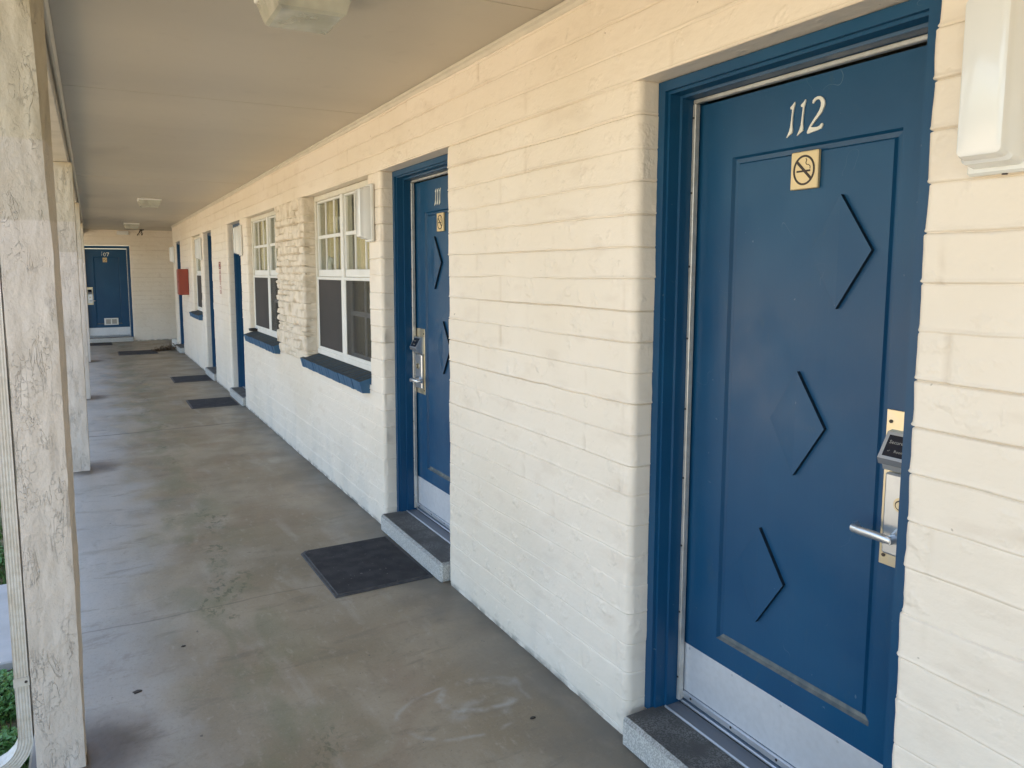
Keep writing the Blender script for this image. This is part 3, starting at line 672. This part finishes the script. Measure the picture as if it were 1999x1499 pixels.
def door(lo, hi, kind='main', lock='near', number=None, chev=None, label=None, vent=False, numc=None, plq=None, detail=True, rec=0.):
    c = (lo+hi)/2; hw = (hi-lo)/2
    if kind == 'main': T = lambda v: np.stack([W-rec+v[:, 2], c+v[:, 0], v[:, 1]], 1)     # v = (a, z, d)
    else: T = lambda v: np.stack([-(c+v[:, 0]), FAR+v[:, 2]-.05, v[:, 1]], 1)
    T1 = lambda a, z, d: tuple(T(np.array([[a, z, d]]))[0])
    XS_ = XS; sw = hw-.052; st_, sb_ = 2.078, .118
    def P(outl, th, m, mb, d0=None): poly_prism(mb, outl, th, m, lambda a, z, d: (a, z, (XS_ if d0 is None else d0)+d))
    # slab with a recessed moulded panel
    mb = MB(); pw = .262; pz0, pz1 = .395, 1.903; r1 = .020
    rects = [(sw, sb_, st_, 0), (pw, pz0, pz1, 0), (pw-.006, pz0+.006, pz1-.006, .010), (pw-.018, pz0+.018, pz1-.018, .012), (pw-r1-.003, pz0+r1+.003, pz1-r1-.003, .005)]
    pc = -.004; vs = []
    for k, (w_, za, zb, dd) in enumerate(rects):
        cc = 0 if k == 0 else pc
        vs += [(cc-w_, za, XS_+dd), (cc+w_, za, XS_+dd), (cc+w_, zb, XS_+dd), (cc-w_, zb, XS_+dd)]
    vs += [(-sw, sb_, XS_+.04), (sw, sb_, XS_+.04), (sw, st_, XS_+.04), (-sw, st_, XS_+.04)]
    fs = []; fd = []
    for k in range(4):
        for i in range(4):
            f = (k*4+i, k*4+(i+1) % 4, k*4+4+(i+1) % 4, k*4+4+i); (fd if (i == 0 and k in (1, 2, 3)) else fs).append(f)
    fs.append((16, 17, 18, 19)); fs += [(i, (i+1) % 4, 20+(i+1) % 4, 20+i) for i in range(4)]+[(20, 21, 22, 23)]
    mb.add(vs, fs, M_blue); mb.add(vs, fd, M_dust)
    dr = mb.obj('door', B, T=T, fix=True)
    if label: dr['label'] = label
    # frame: stepped profile swept up, over and down
    prof = [(0, .078), (.030, .078), (.031, .090), (.040, .090), (.042, .128), (.050, .130), (.050, .235), (0, .235)]
    mb = MB()
    path = [(-hw, .088, 1, 0), (-hw, HEAD-.003, 1, -1), (hw, HEAD-.003, -1, -1), (hw, .088, -1, 0)]
    n = len(prof)
    for (a, z, sa_, sz) in path:
        for (t, d) in prof:
            ta = t if (sa_ < 0 or t == 0 or kind != 'main') else min(.068, .064+(t-.03)*.2)
            mb.v.append((a+sa_*ta, z+sz*t, d))
    mb.mi(M_blue)
    for i in range(3):
        for j in range(n): mb.f.append((i*n+j, i*n+(j+1) % n, (i+1)*n+(j+1) % n, (i+1)*n+j)); mb.m.append(0)
    mb.obj('door_frame', dr, T=T)
    # weatherstrip on the stops
    mb = MB(); e = hw-.0505
    for sgn in (-1, 1):
        mb.box((sgn*e, .118, XS_-.028), (sgn*(e-.013), 2.082, XS_-.008), M_strip, .002)
        for z in np.arange(.2, 2.05, .23): mb.cyl((sgn*(e-.006), z, XS_-.030), (sgn*(e-.006), z, XS_-.0275), .0035, M_screw, 8)
    mb.box((-e, 2.0835, XS_-.026), (e, 2.096, XS_-.008), M_strip, .002); mb.obj('weatherstrip', dr, T=T)
    # kick plate
    mb = MB(); mb.box((-sw+.004, .150, XS_-.003), (sw-.004, .318, XS_-.0006), M_kick, .001)
    for a in np.linspace(-sw+.03, sw-.03, 5): mb.cyl((a, .306, XS_-.0045), (a, .306, XS_-.0028), .004, M_alu, 8)
    mb.obj('kick_plate', dr, T=T)
    mb = MB(); mb.box((-sw+.002, .126, XS_-.012), (sw-.002, .149, XS_-.0006), M_alu, .003)
    for a in np.linspace(-sw+.05, sw-.05, 5): mb.cyl((a, .140, XS_-.0135), (a, .140, XS_-.0118), .004, M_screw, 8)
    mb.obj('door_sweep', dr, T=T)
    # terrazzo step
    mb = MB(); mb.box((-hw+.018, -.004, -.038), (hw-.02, .102, .30), M_terr, .012)
    mb.obj('threshold', dr, T=T)
    mb = MB(); mb.box((-e, .1022, .128), (e, .1065, .185), M_lockgrey, .002); mb.box((-e, .1022, .120), (e, .110, .1275), M_alu, .002); mb.box((-e, .1065, .186), (e, .1165, .232), M_alu, .003)
    mb.obj('sill_plate', dr, T=T)
    # number
    if number:
        x = numc-c if numc else 0
        for ch, off in number:
            mb = MB()
            if ch == '1': P([(x+off+a, z) for a, z in ONE], .004, M_number, mb)
            elif ch == '2': P([(x+off+a, z) for a, z in TWO], .004, M_number, mb)
            elif ch == '0':
                for q in ring(x+off, 1.957, .026, .040, .011): P(q, .004, M_number, mb)
            elif ch == '7':
                P([(x+off+.028, 2.0), (x+off-.030, 2.0), (x+off-.030, 1.988), (x+off+.026, 1.985)], .004, M_number, mb)
                P([(x+off-.016, 1.986), (x+off-.030, 1.986), (x+off+.004, 1.915), (x+off+.016, 1.915)], .0045, M_number, mb)
            mb.obj('room_number', dr, T=T)
    if plq is not None:
        a0 = plq-c; zc = 1.835; mb = MB()
        mb.box((a0-.0425, zc-.050, XS_-.0075), (a0+.0425, zc+.050, XS_+.0049), M_gold, .002)
        f = XS_-.0076
        for q in ring(a0, zc, .034, .040, .0055, 32): P(q, .0006, M_ink, mb, f)
        s = lambda L: [(a0-x, zc+z) for x, z in L]     # x to the viewer's right
        P(s([(-.024, .020), (-.020, .026), (.024, -.020), (.020, -.026)]), .0009, M_ink, mb, f)
        P(s([(-.023, -.005), (.001, -.005), (-.004, .000), (-.023, .000)]), .0006, M_ink, mb, f)
        P(s([(.007, -.005), (.020, -.005), (.020, .000), (.004, .000)]), .0006, M_ink, mb, f)
        sm = [(.019, .002), (.019, .009), (.014, .013), (.008, .014), (.005, .019), (.008, .026), (.005, .030)]
        for k in range(len(sm)-1):
            (x0, z0), (x1, z1) = sm[k], sm[k+1]; L = math.hypot(x1-x0, z1-z0); nx, nz = -(z1-z0)/L*.0009, (x1-x0)/L*.0009
            P(s([(x0+nx, z0+nz), (x1+nx, z1+nz), (x1-nx, z1-nz), (x0-nx, z0-nz)]), .0006, M_ink, mb, f)
        mb.obj('no_smoking_plaque', dr, T=T)
    if chev:
        for (aa, zt, za, zb) in chev:
            aa -= c; th = .012; mb = MB(); f = XS_+.005
            A, Tt, Bt, Lf = (aa, za), (aa+.092, zt), (aa+.092, zb), (aa+.185, za)
            vs = [(*A, f-th), (*Tt, f-th), (*Bt, f-th), (*Lf, f-.001), (*A, f), (*Tt, f), (*Bt, f)]
            mb.add(vs, [(0, 1, 2), (1, 3, 2)], M_blue); mb.add(vs, [(0, 4, 5, 1), (2, 6, 4, 0), (1, 5, 3), (3, 6, 2)], M_chev)
            mb.obj('raised_diamond', dr, T=T)
    # lock set
    sg = -1 if lock == 'near' else 1
    lc = sg*(sw-.068); mb = MB()
    mb.box((lc-.062, .838, XS_-.0032), (lc+.062, 1.229, XS_-.0006), M_brass, .001)
    for z in (.862, 1.200): mb.cyl((lc-sg*.050, z, XS_-.0055), (lc-sg*.050, z, XS_-.003), .0045, M_screw, 10)
    mb.obj('lock_plate', dr, T=T)
    mb = MB(); bz = lambda z: z
    mb.box((lc-.048, .872, XS_-.020), (lc+.048, 1.077, XS_-.0034), M_nickel, .005)
    # tilted card reader head
    X0, X1 = lc-.046, lc+.046
    prof2 = [(1.181, -.004), (1.178, -.020), (1.118, -.056), (1.103, -.051), (1.100, -.036), (1.086, -.031), (1.078, -.004)]
    vs = [(x, z, XS_+d) for x in (X0, X1) for z, d in prof2]; k = len(prof2)
    mb.add(vs, [tuple(range(k)), tuple(range(k, 2*k))]+[(i, (i+1) % k, k+(i+1) % k, k+i) for i in range(k) if i not in (2, 3)], M_nickel)
    mb.add(vs, [(i, (i+1) % k, k+(i+1) % k, k+i) for i in (2, 3)], M_lockgrey)
    mb.obj('lock', dr, T=T, smooth=30)
    # lens plate on the tilted face
    mb = MB(); p0 = np.array([1.1715, -.0239]); p1 = np.array([1.1245, -.0521]); nrm = np.array([-(p1-p0)[1], (p1-p0)[0]]); nrm /= np.linalg.norm(nrm); nrm = -nrm if nrm[1] > 0 else nrm
    q0, q1 = p0+nrm*.0012, p1+nrm*.0012
    vs = [(x, z, XS_+d) for x in (lc-.037, lc+.037) for z, d in (p0, q0, q1, p1)]
    mb.add(vs, [(0, 1, 2, 3), (4, 5, 6, 7), (1, 5, 6, 2), (0, 4, 5, 1), (3, 2, 6, 7)], M_lockdark)
    # lettering on the lens (strokes of a text curve turned into mesh)
    if detail:
        for body, sz, t_, ao in (('Secure', .0125, .40, .031), ('✓', .009, .80, .029), ('Room', .0095, .80, .012)):
            cu = bpy.data.curves.new('lettering', 'FONT'); cu.body = body; cu.size = sz; cu.resolution_u = 2
            to = bpy.data.objects.new('lettering', cu); COL.objects.link(to); bpy.context.view_layer.update()
            me = bpy.data.meshes.new_from_object(to.evaluated_get(bpy.context.evaluated_depsgraph_get()))
            bpy.data.objects.remove(to); dirv = (p1-p0)/np.linalg.norm(p1-p0)
            vs = []
            for v in me.vertices:
                zz = q0+dirv*(t_*.0545-v.co.y)+nrm*.0004; vs.append((lc+ao-v.co.x, zz[0], XS_+zz[1]))
            mb.add(vs, [tuple(p.vertices) for p in me.polygons], M_locktext); bpy.data.meshes.remove(me)
    mb.obj('reader_screen', dr, T=T, fix=False)
    mb = MB(); mb.cyl((lc, 1.005, XS_-.026), (lc, 1.005, XS_-.0195), .0185, M_brass, 20); mb.cyl((lc, 1.005, XS_-.029), (lc, 1.005, XS_-.0255), .0125, M_screw, 18); mb.cyl((lc, 1.005, XS_-.031), (lc, 1.005, XS_-.0285), .009, M_brass, 18)
    mb.obj('key_cylinder', dr, T=T, smooth=30)
    mb = MB(); zc = .925
    mb.cyl((lc, zc, XS_-.019), (lc, zc, XS_-.045), .021, M_nickel, 20, .012); mb.cyl((lc, zc, XS_-.040), (lc, zc, XS_-.072), .011, M_nickel, 16)
    pts = [(lc+sg*.006, zc, XS_-.066), (lc-sg*.010, zc+.002, XS_-.068), (lc-sg*.04, zc+.004, XS_-.070), (lc-sg*.070, zc+.003, XS_-.069), (lc-sg*.094, zc+.002, XS_-.064), (lc-sg*.100, zc+.002, XS_-.050), (lc-sg*.101, zc+.002, XS_-.036)]
    pr_ = [(.0075*math.cos(t)*1., .011*math.sin(t)) for t in np.linspace(0, 2*math.pi, 13)[:-1]]
    pts2 = [(a, d, z) for a, z, d in pts]; m2 = MB(); m2.tube(pts2, pr_, M_nickel)     # frames need z up
    mb.add([(v[0], v[2], v[1]) for v in m2.v], m2.f, M_nickel)
    mb.obj('lever', dr, T=T, smooth=40)
    if vent:
        mb = MB(); a0 = c*0+(-.04)
        mb.box((a0-.145, .375, XS_-.010), (a0+.145, .530, XS_-.0006), M_white, .004)
        for s_ in (-.062, .062):
            mb.box((a0+s_-.05, .40, XS_-.0115), (a0+s_+.05, .505, XS_-.0101), M_lockgrey)
            for z in np.arange(.408, .50, .013): mb.box((a0+s_-.05, z, XS_-.016), (a0+s_+.05, z+.006, XS_-.0116), M_trim)
        mb.obj('door_vent', dr, T=T)
    return dr
near_ch = [(1.187, 1.761, 1.617, 1.467), (1.295, 1.29, 1.145, .996), (1.403, .81, .668, .518)]
door(*DOORS['112'], lock='near', number=[('1', .049), ('1', .015), ('2', -.030)], numc=1.394, plq=1.393, chev=near_ch, label='blue door numbered 112 with three raised diamonds, nearest the camera')
door(*DOORS['111'], lock='far', number=[('1', .028), ('1', .0), ('1', -.028)], numc=3.765, plq=3.728, chev=[(3.72, 1.761, 1.617, 1.467), (3.612, 1.29, 1.145, .996), (3.504, .81, .668, .518)], label='blue door numbered 111 half hidden behind the block pier')
door(*DOORS['110'], lock='near', label='deep blue door frame just beyond the second window', detail=False)
door(*DOORS['109'], lock='far', label='blue door frame beyond the faded red wall lettering', detail=False)
door(*DOORS['108'], lock='far', label='blue door frame behind the red extinguisher cabinet', detail=False, rec=.045)
door(*D107, kind='end', lock='far', number=[('1', .055), ('0', .0), ('7', -.062)], numc=-.285, plq=-.285, vent=True, label='blue door numbered 107 with low white vent, at the end of the walkway', detail=False)

# ------------------------------------------------------------------ ground, walkway, outside
def struct(mb, name, **k): return tag(mb.obj(name, **k), kind='structure')
mb = MB()
nx_, ny_ = 2, 2
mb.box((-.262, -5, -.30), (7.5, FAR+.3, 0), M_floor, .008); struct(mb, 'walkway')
mb = MB(); mb.add([(-200, -200, -.13), (200, -200, -.13), (200, 200, -.13), (-200, 200, -.13)], [(0, 1, 2, 3)], M_lawn); struct(mb, 'lawn')
mb = MB(); mb.box((-2.88, 3.56, -.128), (-.30, 4.50, -.085), M_path, .006); struct(mb, 'path')
mb = MB(); mb.add([(-22, -60, -.122), (-2.9, -60, -.122), (-2.9, 60, -.122), (-22, 60, -.122)], [(0, 1, 2, 3)], M_asph); struct(mb, 'parking_lot')  # unseen ground, set close and sandy to bounce warm light
def blades(mb, x, y, z, h, w, m, lean=.4):
    t = random.uniform(0, 6.283); c, s = math.cos(t), math.sin(t); l = random.uniform(-lean, lean)*h; l2 = random.uniform(-lean, lean)*h
    mb.add([(x-c*w, y-s*w, z), (x+c*w, y+s*w, z), (x+l, y+l2, z+h)], [(0, 1, 2)], m)
mb = MB()
k = 0
while k < 26000:
    x = -.28-abs(random.gauss(0, 1))*.8; y = random.uniform(2.0, 15.5)
    if 3.5 < y < 4.55 or x < -2.85: continue
    if vn(x*3, y*3, 77) < -.35: k += 1; continue
    blades(mb, x, y, -.131, random.uniform(.03, .08), .004+.0004*y, M_grass); k += 1
tag(mb.obj('grass', fix=False), 'green lawn grass growing beside the walkway', 'grass', kind='stuff')
def leafclump(cx, cy, r, n, h, label):
    mb = MB()
    for _ in range(n):
        t = random.uniform(0, 6.283); q = r*math.sqrt(random.random()); x, y = cx+q*math.cos(t), cy+q*math.sin(t); z = -.13+h*random.random()*(1-.5*q/r)
        L = random.uniform(.012, .026); a = random.uniform(0, 6.283); e = random.uniform(-.5, .9); c, s = math.cos(a), math.sin(a)
        w = L*.42; ux, uy, uz = c*math.cos(e), s*math.cos(e), math.sin(e)
        mb.add([(x, y, z), (x+ux*L*.5-s*w, y+uy*L*.5+c*w, z+uz*L*.5+.003), (x+ux*L, y+uy*L, z+uz*L), (x+ux*L*.5+s*w, y+uy*L*.5-c*w, z+uz*L*.5+.003)], [(0, 1, 2), (0, 2, 3)], M_leaf)
        if random.random() < .3: mb.add([(x-.001, y, -.131), (x+.001, y, -.131), (x, y, z)], [(0, 1, 2)], M_leaf)
    tag(mb.obj('weed_clump', fix=False), label, 'weed', 'leafy weeds at the walkway edge')
leafclump(-.42, 3.28, .16, 1500, .13, 'leafy green weeds between the concrete path and the downspout')
leafclump(-.40, 2.88, .13, 1200, .11, 'leafy green weeds at the downspout outlet')

leafclump(-.62, 4.9, .2, 900, .12, 'leafy green weeds on the lawn just beyond the concrete path')
# ------------------------------------------------------------------ downspout
dsp = empty('downspout', (-.262, 2.60, -.05), 'white ribbed downspout strapped to the nearest stucco column', 'downspout')
mb = MB()
def rect_prof(w, h, ribs=5):
    P = []
    for k in range(ribs*2+1): P.append((-w/2+w*k/(ribs*2), -h/2+(.0015 if k % 2 else 0)))
    for k in range(ribs*2+1): P.append((w/2-w*k/(ribs*2), h/2-(.0015 if k % 2 else 0)))
    return P
cx_, cy_ = -.2575, 2.575; z = 2.44; w_, h_ = .039, .062
vs = []; pp = rect_prof(w_, h_); n = len(pp)
for z in (.13, 2.44):
    vs += [(cx_+a, cy_+b, z) for a, b in pp]
mb.add(vs, [(i, (i+1) % n, n+(i+1) % n, n+i) for i in range(n)], M_downs); mb.obj('pipe', dsp)
mb = MB(); pts = []
for t in np.linspace(0, 1, 9):
    an = t*math.pi*.42; pts.append((cx_-.10*(1-math.cos(an)), cy_, .130-.10*math.sin(an)))
pts.append((pts[-1][0]-.16, cy_, pts[-1][2]-.045))
vs = []
for i, p in enumerate(pts):
    d = np.array(pts[min(i+1, len(pts)-1)])-np.array(pts[max(0, i-1)]) if i else np.array([0, 0, -1.]); d /= np.linalg.norm(d)
    side = np.array([-d[2], 0, d[0]]); sc = 1.05+(.03 if i % 2 else 0)
    vs += [np.array(p)+side*a*sc+np.array([0, b*sc, 0]) for a, b in pp]
mb.add(vs, [(i*n+j, i*n+(j+1) % n, (i+1)*n+(j+1) % n, (i+1)*n+j) for i in range(len(pts)-1) for j in range(n)], M_downs); mb.obj('elbow', dsp)
mb = MB()
for z in (.30, 1.9):
    mb = MB(); mb.box((cx_-w_/2-.002, cy_-h_/2-.003, z), (cx_+w_/2+.002, cy_-h_/2-.0005, z+.028), M_downs); mb.cyl((cx_+.012, cy_-h_/2-.006, z+.014), (cx_+.012, cy_-h_/2-.003, z+.014), .004, M_screw, 8)
    mb.obj('strap', dsp)

# ------------------------------------------------------------------ wall lights
def sconce(y0, label):
    """y0 = near side of the fixture on the wall"""
    s = empty('wall_light', (W, y0+.05, 1.748), label, 'wall light', 'white box lights mounted on the block wall')
    mb = MB(); mb.box((W-.026, y0-.004, 1.745), (W-.004, y0+.104, 2.085), M_white, .005)
    mb.cyl((W-.016, y0+.040, 1.7425), (W-.016, y0+.040, 1.747), .005, M_screw, 8); mb.obj('back_plate', s)
    mb = MB()
    prof = [(.0255, 0, .0), (.060, .003, .006), (.066, .010, .012), (.078, .011, .014), (.088, .014, .018), (.091, .020, .026)]
    vs = []; q = 4
    for (d, i1, i2) in prof:
        ya, yb, za, zb = y0+.004+i1*.6, y0+.096-i1*.6, 1.757+i2, 2.073-i2; r = .010
        for (yy, zz, a0) in ((yb-r, zb-r, 0), (ya+r, zb-r, 90), (ya+r, za+r, 180), (yb-r, za+r, 270)):
            for k in range(q+1): t = R(a0+90*k/q); vs.append((W-d, yy+r*math.cos(t), zz+r*math.sin(t)))
    n = 4*(q+1); fs = [(i*n+j, i*n+(j+1) % n, (i+1)*n+(j+1) % n, (i+1)*n+j) for i in range(len(prof)-1) for j in range(n)]+[tuple((len(prof)-1)*n+j for j in range(n))]
    mb.add(vs, fs, M_acryl); mb.obj('diffuser', s, smooth=35); return s
sconce(.748, 'white box wall light right of door 112, cut by the right edge of the photo')
sconce(4.235, 'white box wall light between door 111 and the nearest window')
sconce(8.58, 'white box wall light over the far edge of the second window by door frame')
sconce(12.02, 'white box wall light in front of the narrow farthest window')
sconce(16.17, 'white box wall light above and left of the red cabinet')

# ------------------------------------------------------------------ ceiling lights
def clight(x0, y0, label, m=None):
    x1, y1 = x0+.26, y0+.26; m = m or M_lamp
    s = empty('ceiling_light', ((x0+x1)/2, (y0+y1)/2, CEIL), label, 'ceiling light', 'square ceiling lights under the soffit')
    mb = MB(); mb.box((x0-.008, y0-.008, CEIL-.022), (x1+.008, y1+.008, CEIL-.0015), M_white, .004); mb.obj('base_plate', s)
    for q in (-.055, .055):
        mb = MB(); cy2 = (y0+y1)/2+q; mb.cyl((x0+.045, cy2, CEIL-.048), (x0+.085, cy2, CEIL-.048), .016, M_lockgrey, 12); mb.cyl((x0+.085, cy2, CEIL-.048), (x1-.05, cy2, CEIL-.048), .020, M_white, 12)
        mb.obj('bulb', s, smooth=40)
    mb = MB(); vs = []; prof = [(.0, -.0225), (.010, -.06), (.020, -.094), (.032, -.102)]
    for i_, z in prof: vs += [(x0+i_, y0+i_, CEIL+z), (x1-i_, y0+i_, CEIL+z), (x1-i_, y1-i_, CEIL+z), (x0+i_, y1-i_, CEIL+z)]
    mb.add(vs, [(k*4+i, k*4+(i+1) % 4, k*4+4+(i+1) % 4, k*4+4+i) for k in range(3) for i in range(4)]+[(12, 13, 14, 15)], m)
    mb.obj('diffuser', s, smooth=25)
clight(.55, 2.41, 'nearest square acrylic ceiling light, cut by the top edge of the photo')
clight(.585, 10.35, 'middle ceiling light halfway down the walkway')
clight(.61, 15.7, 'farthest ceiling light near the end wall')

# ------------------------------------------------------------------ door mats
def doormat(x0, x1, y0, y1, rot, label, cut=.03):
    mb = MB(); cx, cy = (x0+x1)/2, (y0+y1)/2
    def loop(i, z, c):
        a, b, e, g = x0+i, x1-i, y0+i, y1-i
        return [(a, e, z), (b, e, z), (b, g, z), (a+c, g, z), (a, g-c, z)]
    L = [loop(0, .001, cut), loop(.003, .006, cut), loop(.016, .007, cut), loop(.018, .011, cut)]
    vs = []
    for l in L: vs += [(cx+(x-cx)*math.cos(rot)-(y-cy)*math.sin(rot), cy+(x-cx)*math.sin(rot)+(y-cy)*math.cos(rot), z) for x, y, z in l]
    n = 5
    mb.add(vs, [(k*n+i, k*n+(i+1) % n, (k+1)*n+(i+1) % n, (k+1)*n+i) for k in range(3) for i in range(n)], M_rubber)
    o = MB()
    # carpet pile field, finely divided
    mb.add(vs[3*n:4*n], [tuple(range(n))], M_mat)
    return tag(mb.obj('doormat'), label, 'doormat', 'black doormats in front of the room doors')
doormat(.962, 1.485, 3.335, 3.995, .018, 'black doormat with clipped corner before the step of door 111')
doormat(.945, 1.478, 8.885, 9.50, 0, 'black doormat at the step just beyond the second window', .0)
doormat(.965, 1.492, 11.11, 11.73, 0, 'black doormat at the step beyond the faded red lettering', .0)
doormat(.378, 1.082, 15.31, 16.03, 0, 'black doormat near the end, touching the leaf litter', .0)
doormat(.90, 1.425, 1.06, 1.70, 0, 'black doormat at step of door 112, cut by bottom edge of the photo', .0)
doormat(-.35+.15, .33, 17.55, 18.2, 0, 'thin dark doormat below door 107 at the end wall', .0)

# ------------------------------------------------------------------ extinguisher cabinet, lettering, small things
s = empty('extinguisher_cabinet', (W, 13.95, 1.16), 'red metal fire extinguisher cabinet projecting from the wall beside the last door', 'fire cabinet')
mb = MB(); mb.box((W-.165, 13.9, 1.16), (W-.004, 14.16, 1.615), M_red, .006); mb.obj('cabinet_body', s)
mb = MB(); mb.box((W-.173, 13.905, 1.17), (W-.1655, 14.155, 1.605), M_red, .003); mb.cyl((W-.18, 13.93, 1.39), (W-.172, 13.93, 1.39), .01, M_screw, 10); mb.obj('cabinet_door', s)

mb = MB(); mb2 = None
def fw_rect(y0, y1, z0, z1, m): mb.box((W-.009, y0, z0), (W-.0062, y1, z1), m)
y0, y1 = 10.20, 10.34     # red square emblem then faded stacked letters
fw_rect(y0, y1, 1.60, 1.615, M_pinkd); fw_rect(y0, y1, 1.68, 1.695, M_pinkd); fw_rect(y0, y0+.025, 1.616, 1.679, M_pinkd); fw_rect(y1-.025, y1, 1.616, 1.679, M_pinkd); fw_rect(y0+.05, y1-.05, 1.63, 1.665, M_pinkd)
def stroke(L, m=M_pink):
    for (a, b, c, d) in L: fw_rect(y0+.02+a*.1, y0+.02+b*.1, c, d, m)
stroke([(0, .22, 1.53, 1.585), (.78, 1, 1.53, 1.585), (.23, .77, 1.55, 1.562)])
stroke([(0, .22, 1.462, 1.512), (.78, 1, 1.462, 1.512), (0, 1, 1.514, 1.522), (0, 1, 1.450, 1.460)])
stroke([(.4, .62, 1.39, 1.43), (0, 1, 1.432, 1.440)])
stroke([(0, 1, 1.362, 1.372), (0, .2, 1.335, 1.360)])
stroke([(0, 1, 1.315, 1.323), (0, .2, 1.285, 1.313), (.8, 1, 1.285, 1.313), (0, 1, 1.275, 1.283)])
tag(mb.obj('wall_lettering'), 'faded red emblem and stacked lettering on the wall between two door frames', 'wall sign')

mb = MB()   # glass ashtray on the far window sill
cx_, cy_, cz_ = 1.555, 8.25, .920; n = 24; vs = []
for (r, z) in ((.034, 0), (.050, .004), (.056, .028), (.050, .030), (.044, .010), (.0, .008)):
    vs += [(cx_+r*math.cos(6.2832*i/n)*(1+(.03 if i % 3 == 0 else 0)), cy_+r*math.sin(6.2832*i/n), cz_+z) for i in range(n)]
mb.add(vs, [(k*n+i, k*n+(i+1) % n, (k+1)*n+(i+1) % n, (k+1)*n+i) for k in range(5) for i in range(n)]+[tuple(range(n))], M_dark)
tag(mb.obj('ashtray', smooth=40), 'small black round ashtray on the blue sill beyond the stone pier', 'ashtray')

mb = MB()   # crumpled white cloth seen inside the nearest window
vs = []; nu, nv = 14, 10
for j in range(nv+1):
    for i in range(nu):
        t, p = 6.2832*i/nu, math.pi*j/nv; r = 1+.18*math.sin(3*t+2*p)+.1*math.sin(5*t)
        vs.append((W+.125+.018*r*math.sin(p)*math.cos(t), 5.62+.095*r*math.sin(p)*math.sin(t), 1.61-.062*math.cos(p)*r))
mb.add(vs, [(j*nu+i, j*nu+(i+1) % nu, (j+1)*nu+(i+1) % nu, (j+1)*nu+i) for j in range(nv) for i in range(nu)], M_bundle)
tag(mb.obj('cloth_bundle', smooth=True), 'pale rounded cloth bundle behind the upper pane of the nearest window', 'cloth')

# emergency light on the end wall and dangling wires under the soffit
s = empty('emergency_light', (.67, FAR, 2.33), 'pale boxy fixture high on the end wall above door 107', 'light fixture')
mb = MB(); mb.box((.55, FAR-.07, 2.395), (.79, FAR-.008, 2.475), M_white, .008); mb.obj('housing', s)
for x in (.60, .74):
    mb = MB(); mb.cyl((x, FAR-.085, 2.42), (x, FAR-.071, 2.42), .028, M_white, 14)
    mb.obj('lamp_head', s)
mb = MB()
for k in range(7):
    x0 = 1.04+random.uniform(-.02, .02); y_ = 18.0; pts = [(x0, y_, CEIL-.002)]
    dx = random.uniform(-.03, .012)
    for q in range(1, 7): pts.append((x0+dx*q*.5+.012*math.sin(q*1.7+k), y_+.01*math.cos(q+k), CEIL-.022*q*random.uniform(.8, 1.1)))
    mb.tube(pts, [(.005, 0), (0, .005), (-.005, 0), (0, -.005)], M_leaflit if k % 2 else M_dark, upv=(0, 1, .01))
mb.box((1.00, 17.97, CEIL-.02), (1.09, 18.03, CEIL-.002), M_dark)
tag(mb.obj('dangling_wires'), 'tangle of dark brown loose wires hanging from the soffit near the end wall', 'wires')

# junk at the end corner
mb = MB()
for _ in range(900):
    t = random.random(); x = 1.02+.52*t+random.gauss(0, .02); y_ = 15.72+.20*math.sin(t*3)+random.gauss(0, .07); z = .003+abs(random.gauss(0, .018+.05*t))
    L = random.uniform(.02, .05); a = random.uniform(0, 6.283); e = random.uniform(-.3, .6); c, s_ = math.cos(a), math.sin(a); w = L*.3
    mb.add([(x, y_, z), (x+c*L*.5-s_*w, y_+s_*L*.5+c*w, z+e*L*.3+.002), (x+c*L, y_+s_*L, z+e*L), (x+c*L*.5+s_*w, y_+s_*L*.5-c*w, z+e*L*.3+.002)], [(0, 1, 2), (0, 2, 3)], M_leaflit)
tag(mb.obj('leaf_litter', fix=False), 'drift of dry brown leaf litter in the far corner by the wall', 'leaves', kind='stuff')
s = empty('utility_box', (1.52, 16.62, 0), 'small white utility box on the floor at the end of the block wall', 'utility box')
mb = MB(); mb.box((1.44, 16.56, .0), (1.56, 16.68, .16), M_white, .008); mb.obj('box_body', s)
mb = MB(); mb.cyl((1.60, 16.62, .09), (1.60, 16.62, .16), .02, M_lockgrey, 12); mb.cyl((1.565, 16.62, .10), (1.60, 16.62, .10), .014, M_lockgrey, 12); mb.obj('pipe_fitting', s)
# loose bits on the concrete
def fleck(px, py, r, label):
    d = fw+rt*(px-CX)/F-up*(py-CY)/F; t = -EYE/d[2]; x, y_ = d[0]*t, d[1]*t; mb = MB(); n = 9; vs = []
    for zz, sc in ((.0005, 1.), (.004, .8)):
        vs += [(x+r*sc*random.uniform(.6, 1.2)*math.cos(6.283*i/n)*1.6, y_+r*sc*random.uniform(.6, 1.2)*math.sin(6.283*i/n), zz) for i in range(n)]
    mb.add(vs, [(i, (i+1) % n, n+(i+1) % n, n+i) for i in range(n)]+[tuple(range(n, 2*n))], M_dark)
    tag(mb.obj('dry_leaf'), label, 'leaf', 'dark leaf scraps on the walkway')
fleck(268, 1351, .012, 'dark leaf scrap on the pale concrete right of the nearest column')
fleck(1040, 1402, .007, 'small dark scrap on the concrete near the block wall')
fleck(358, 1262, .006, 'tiny dark speck of leaf on the concrete in mid walkway')
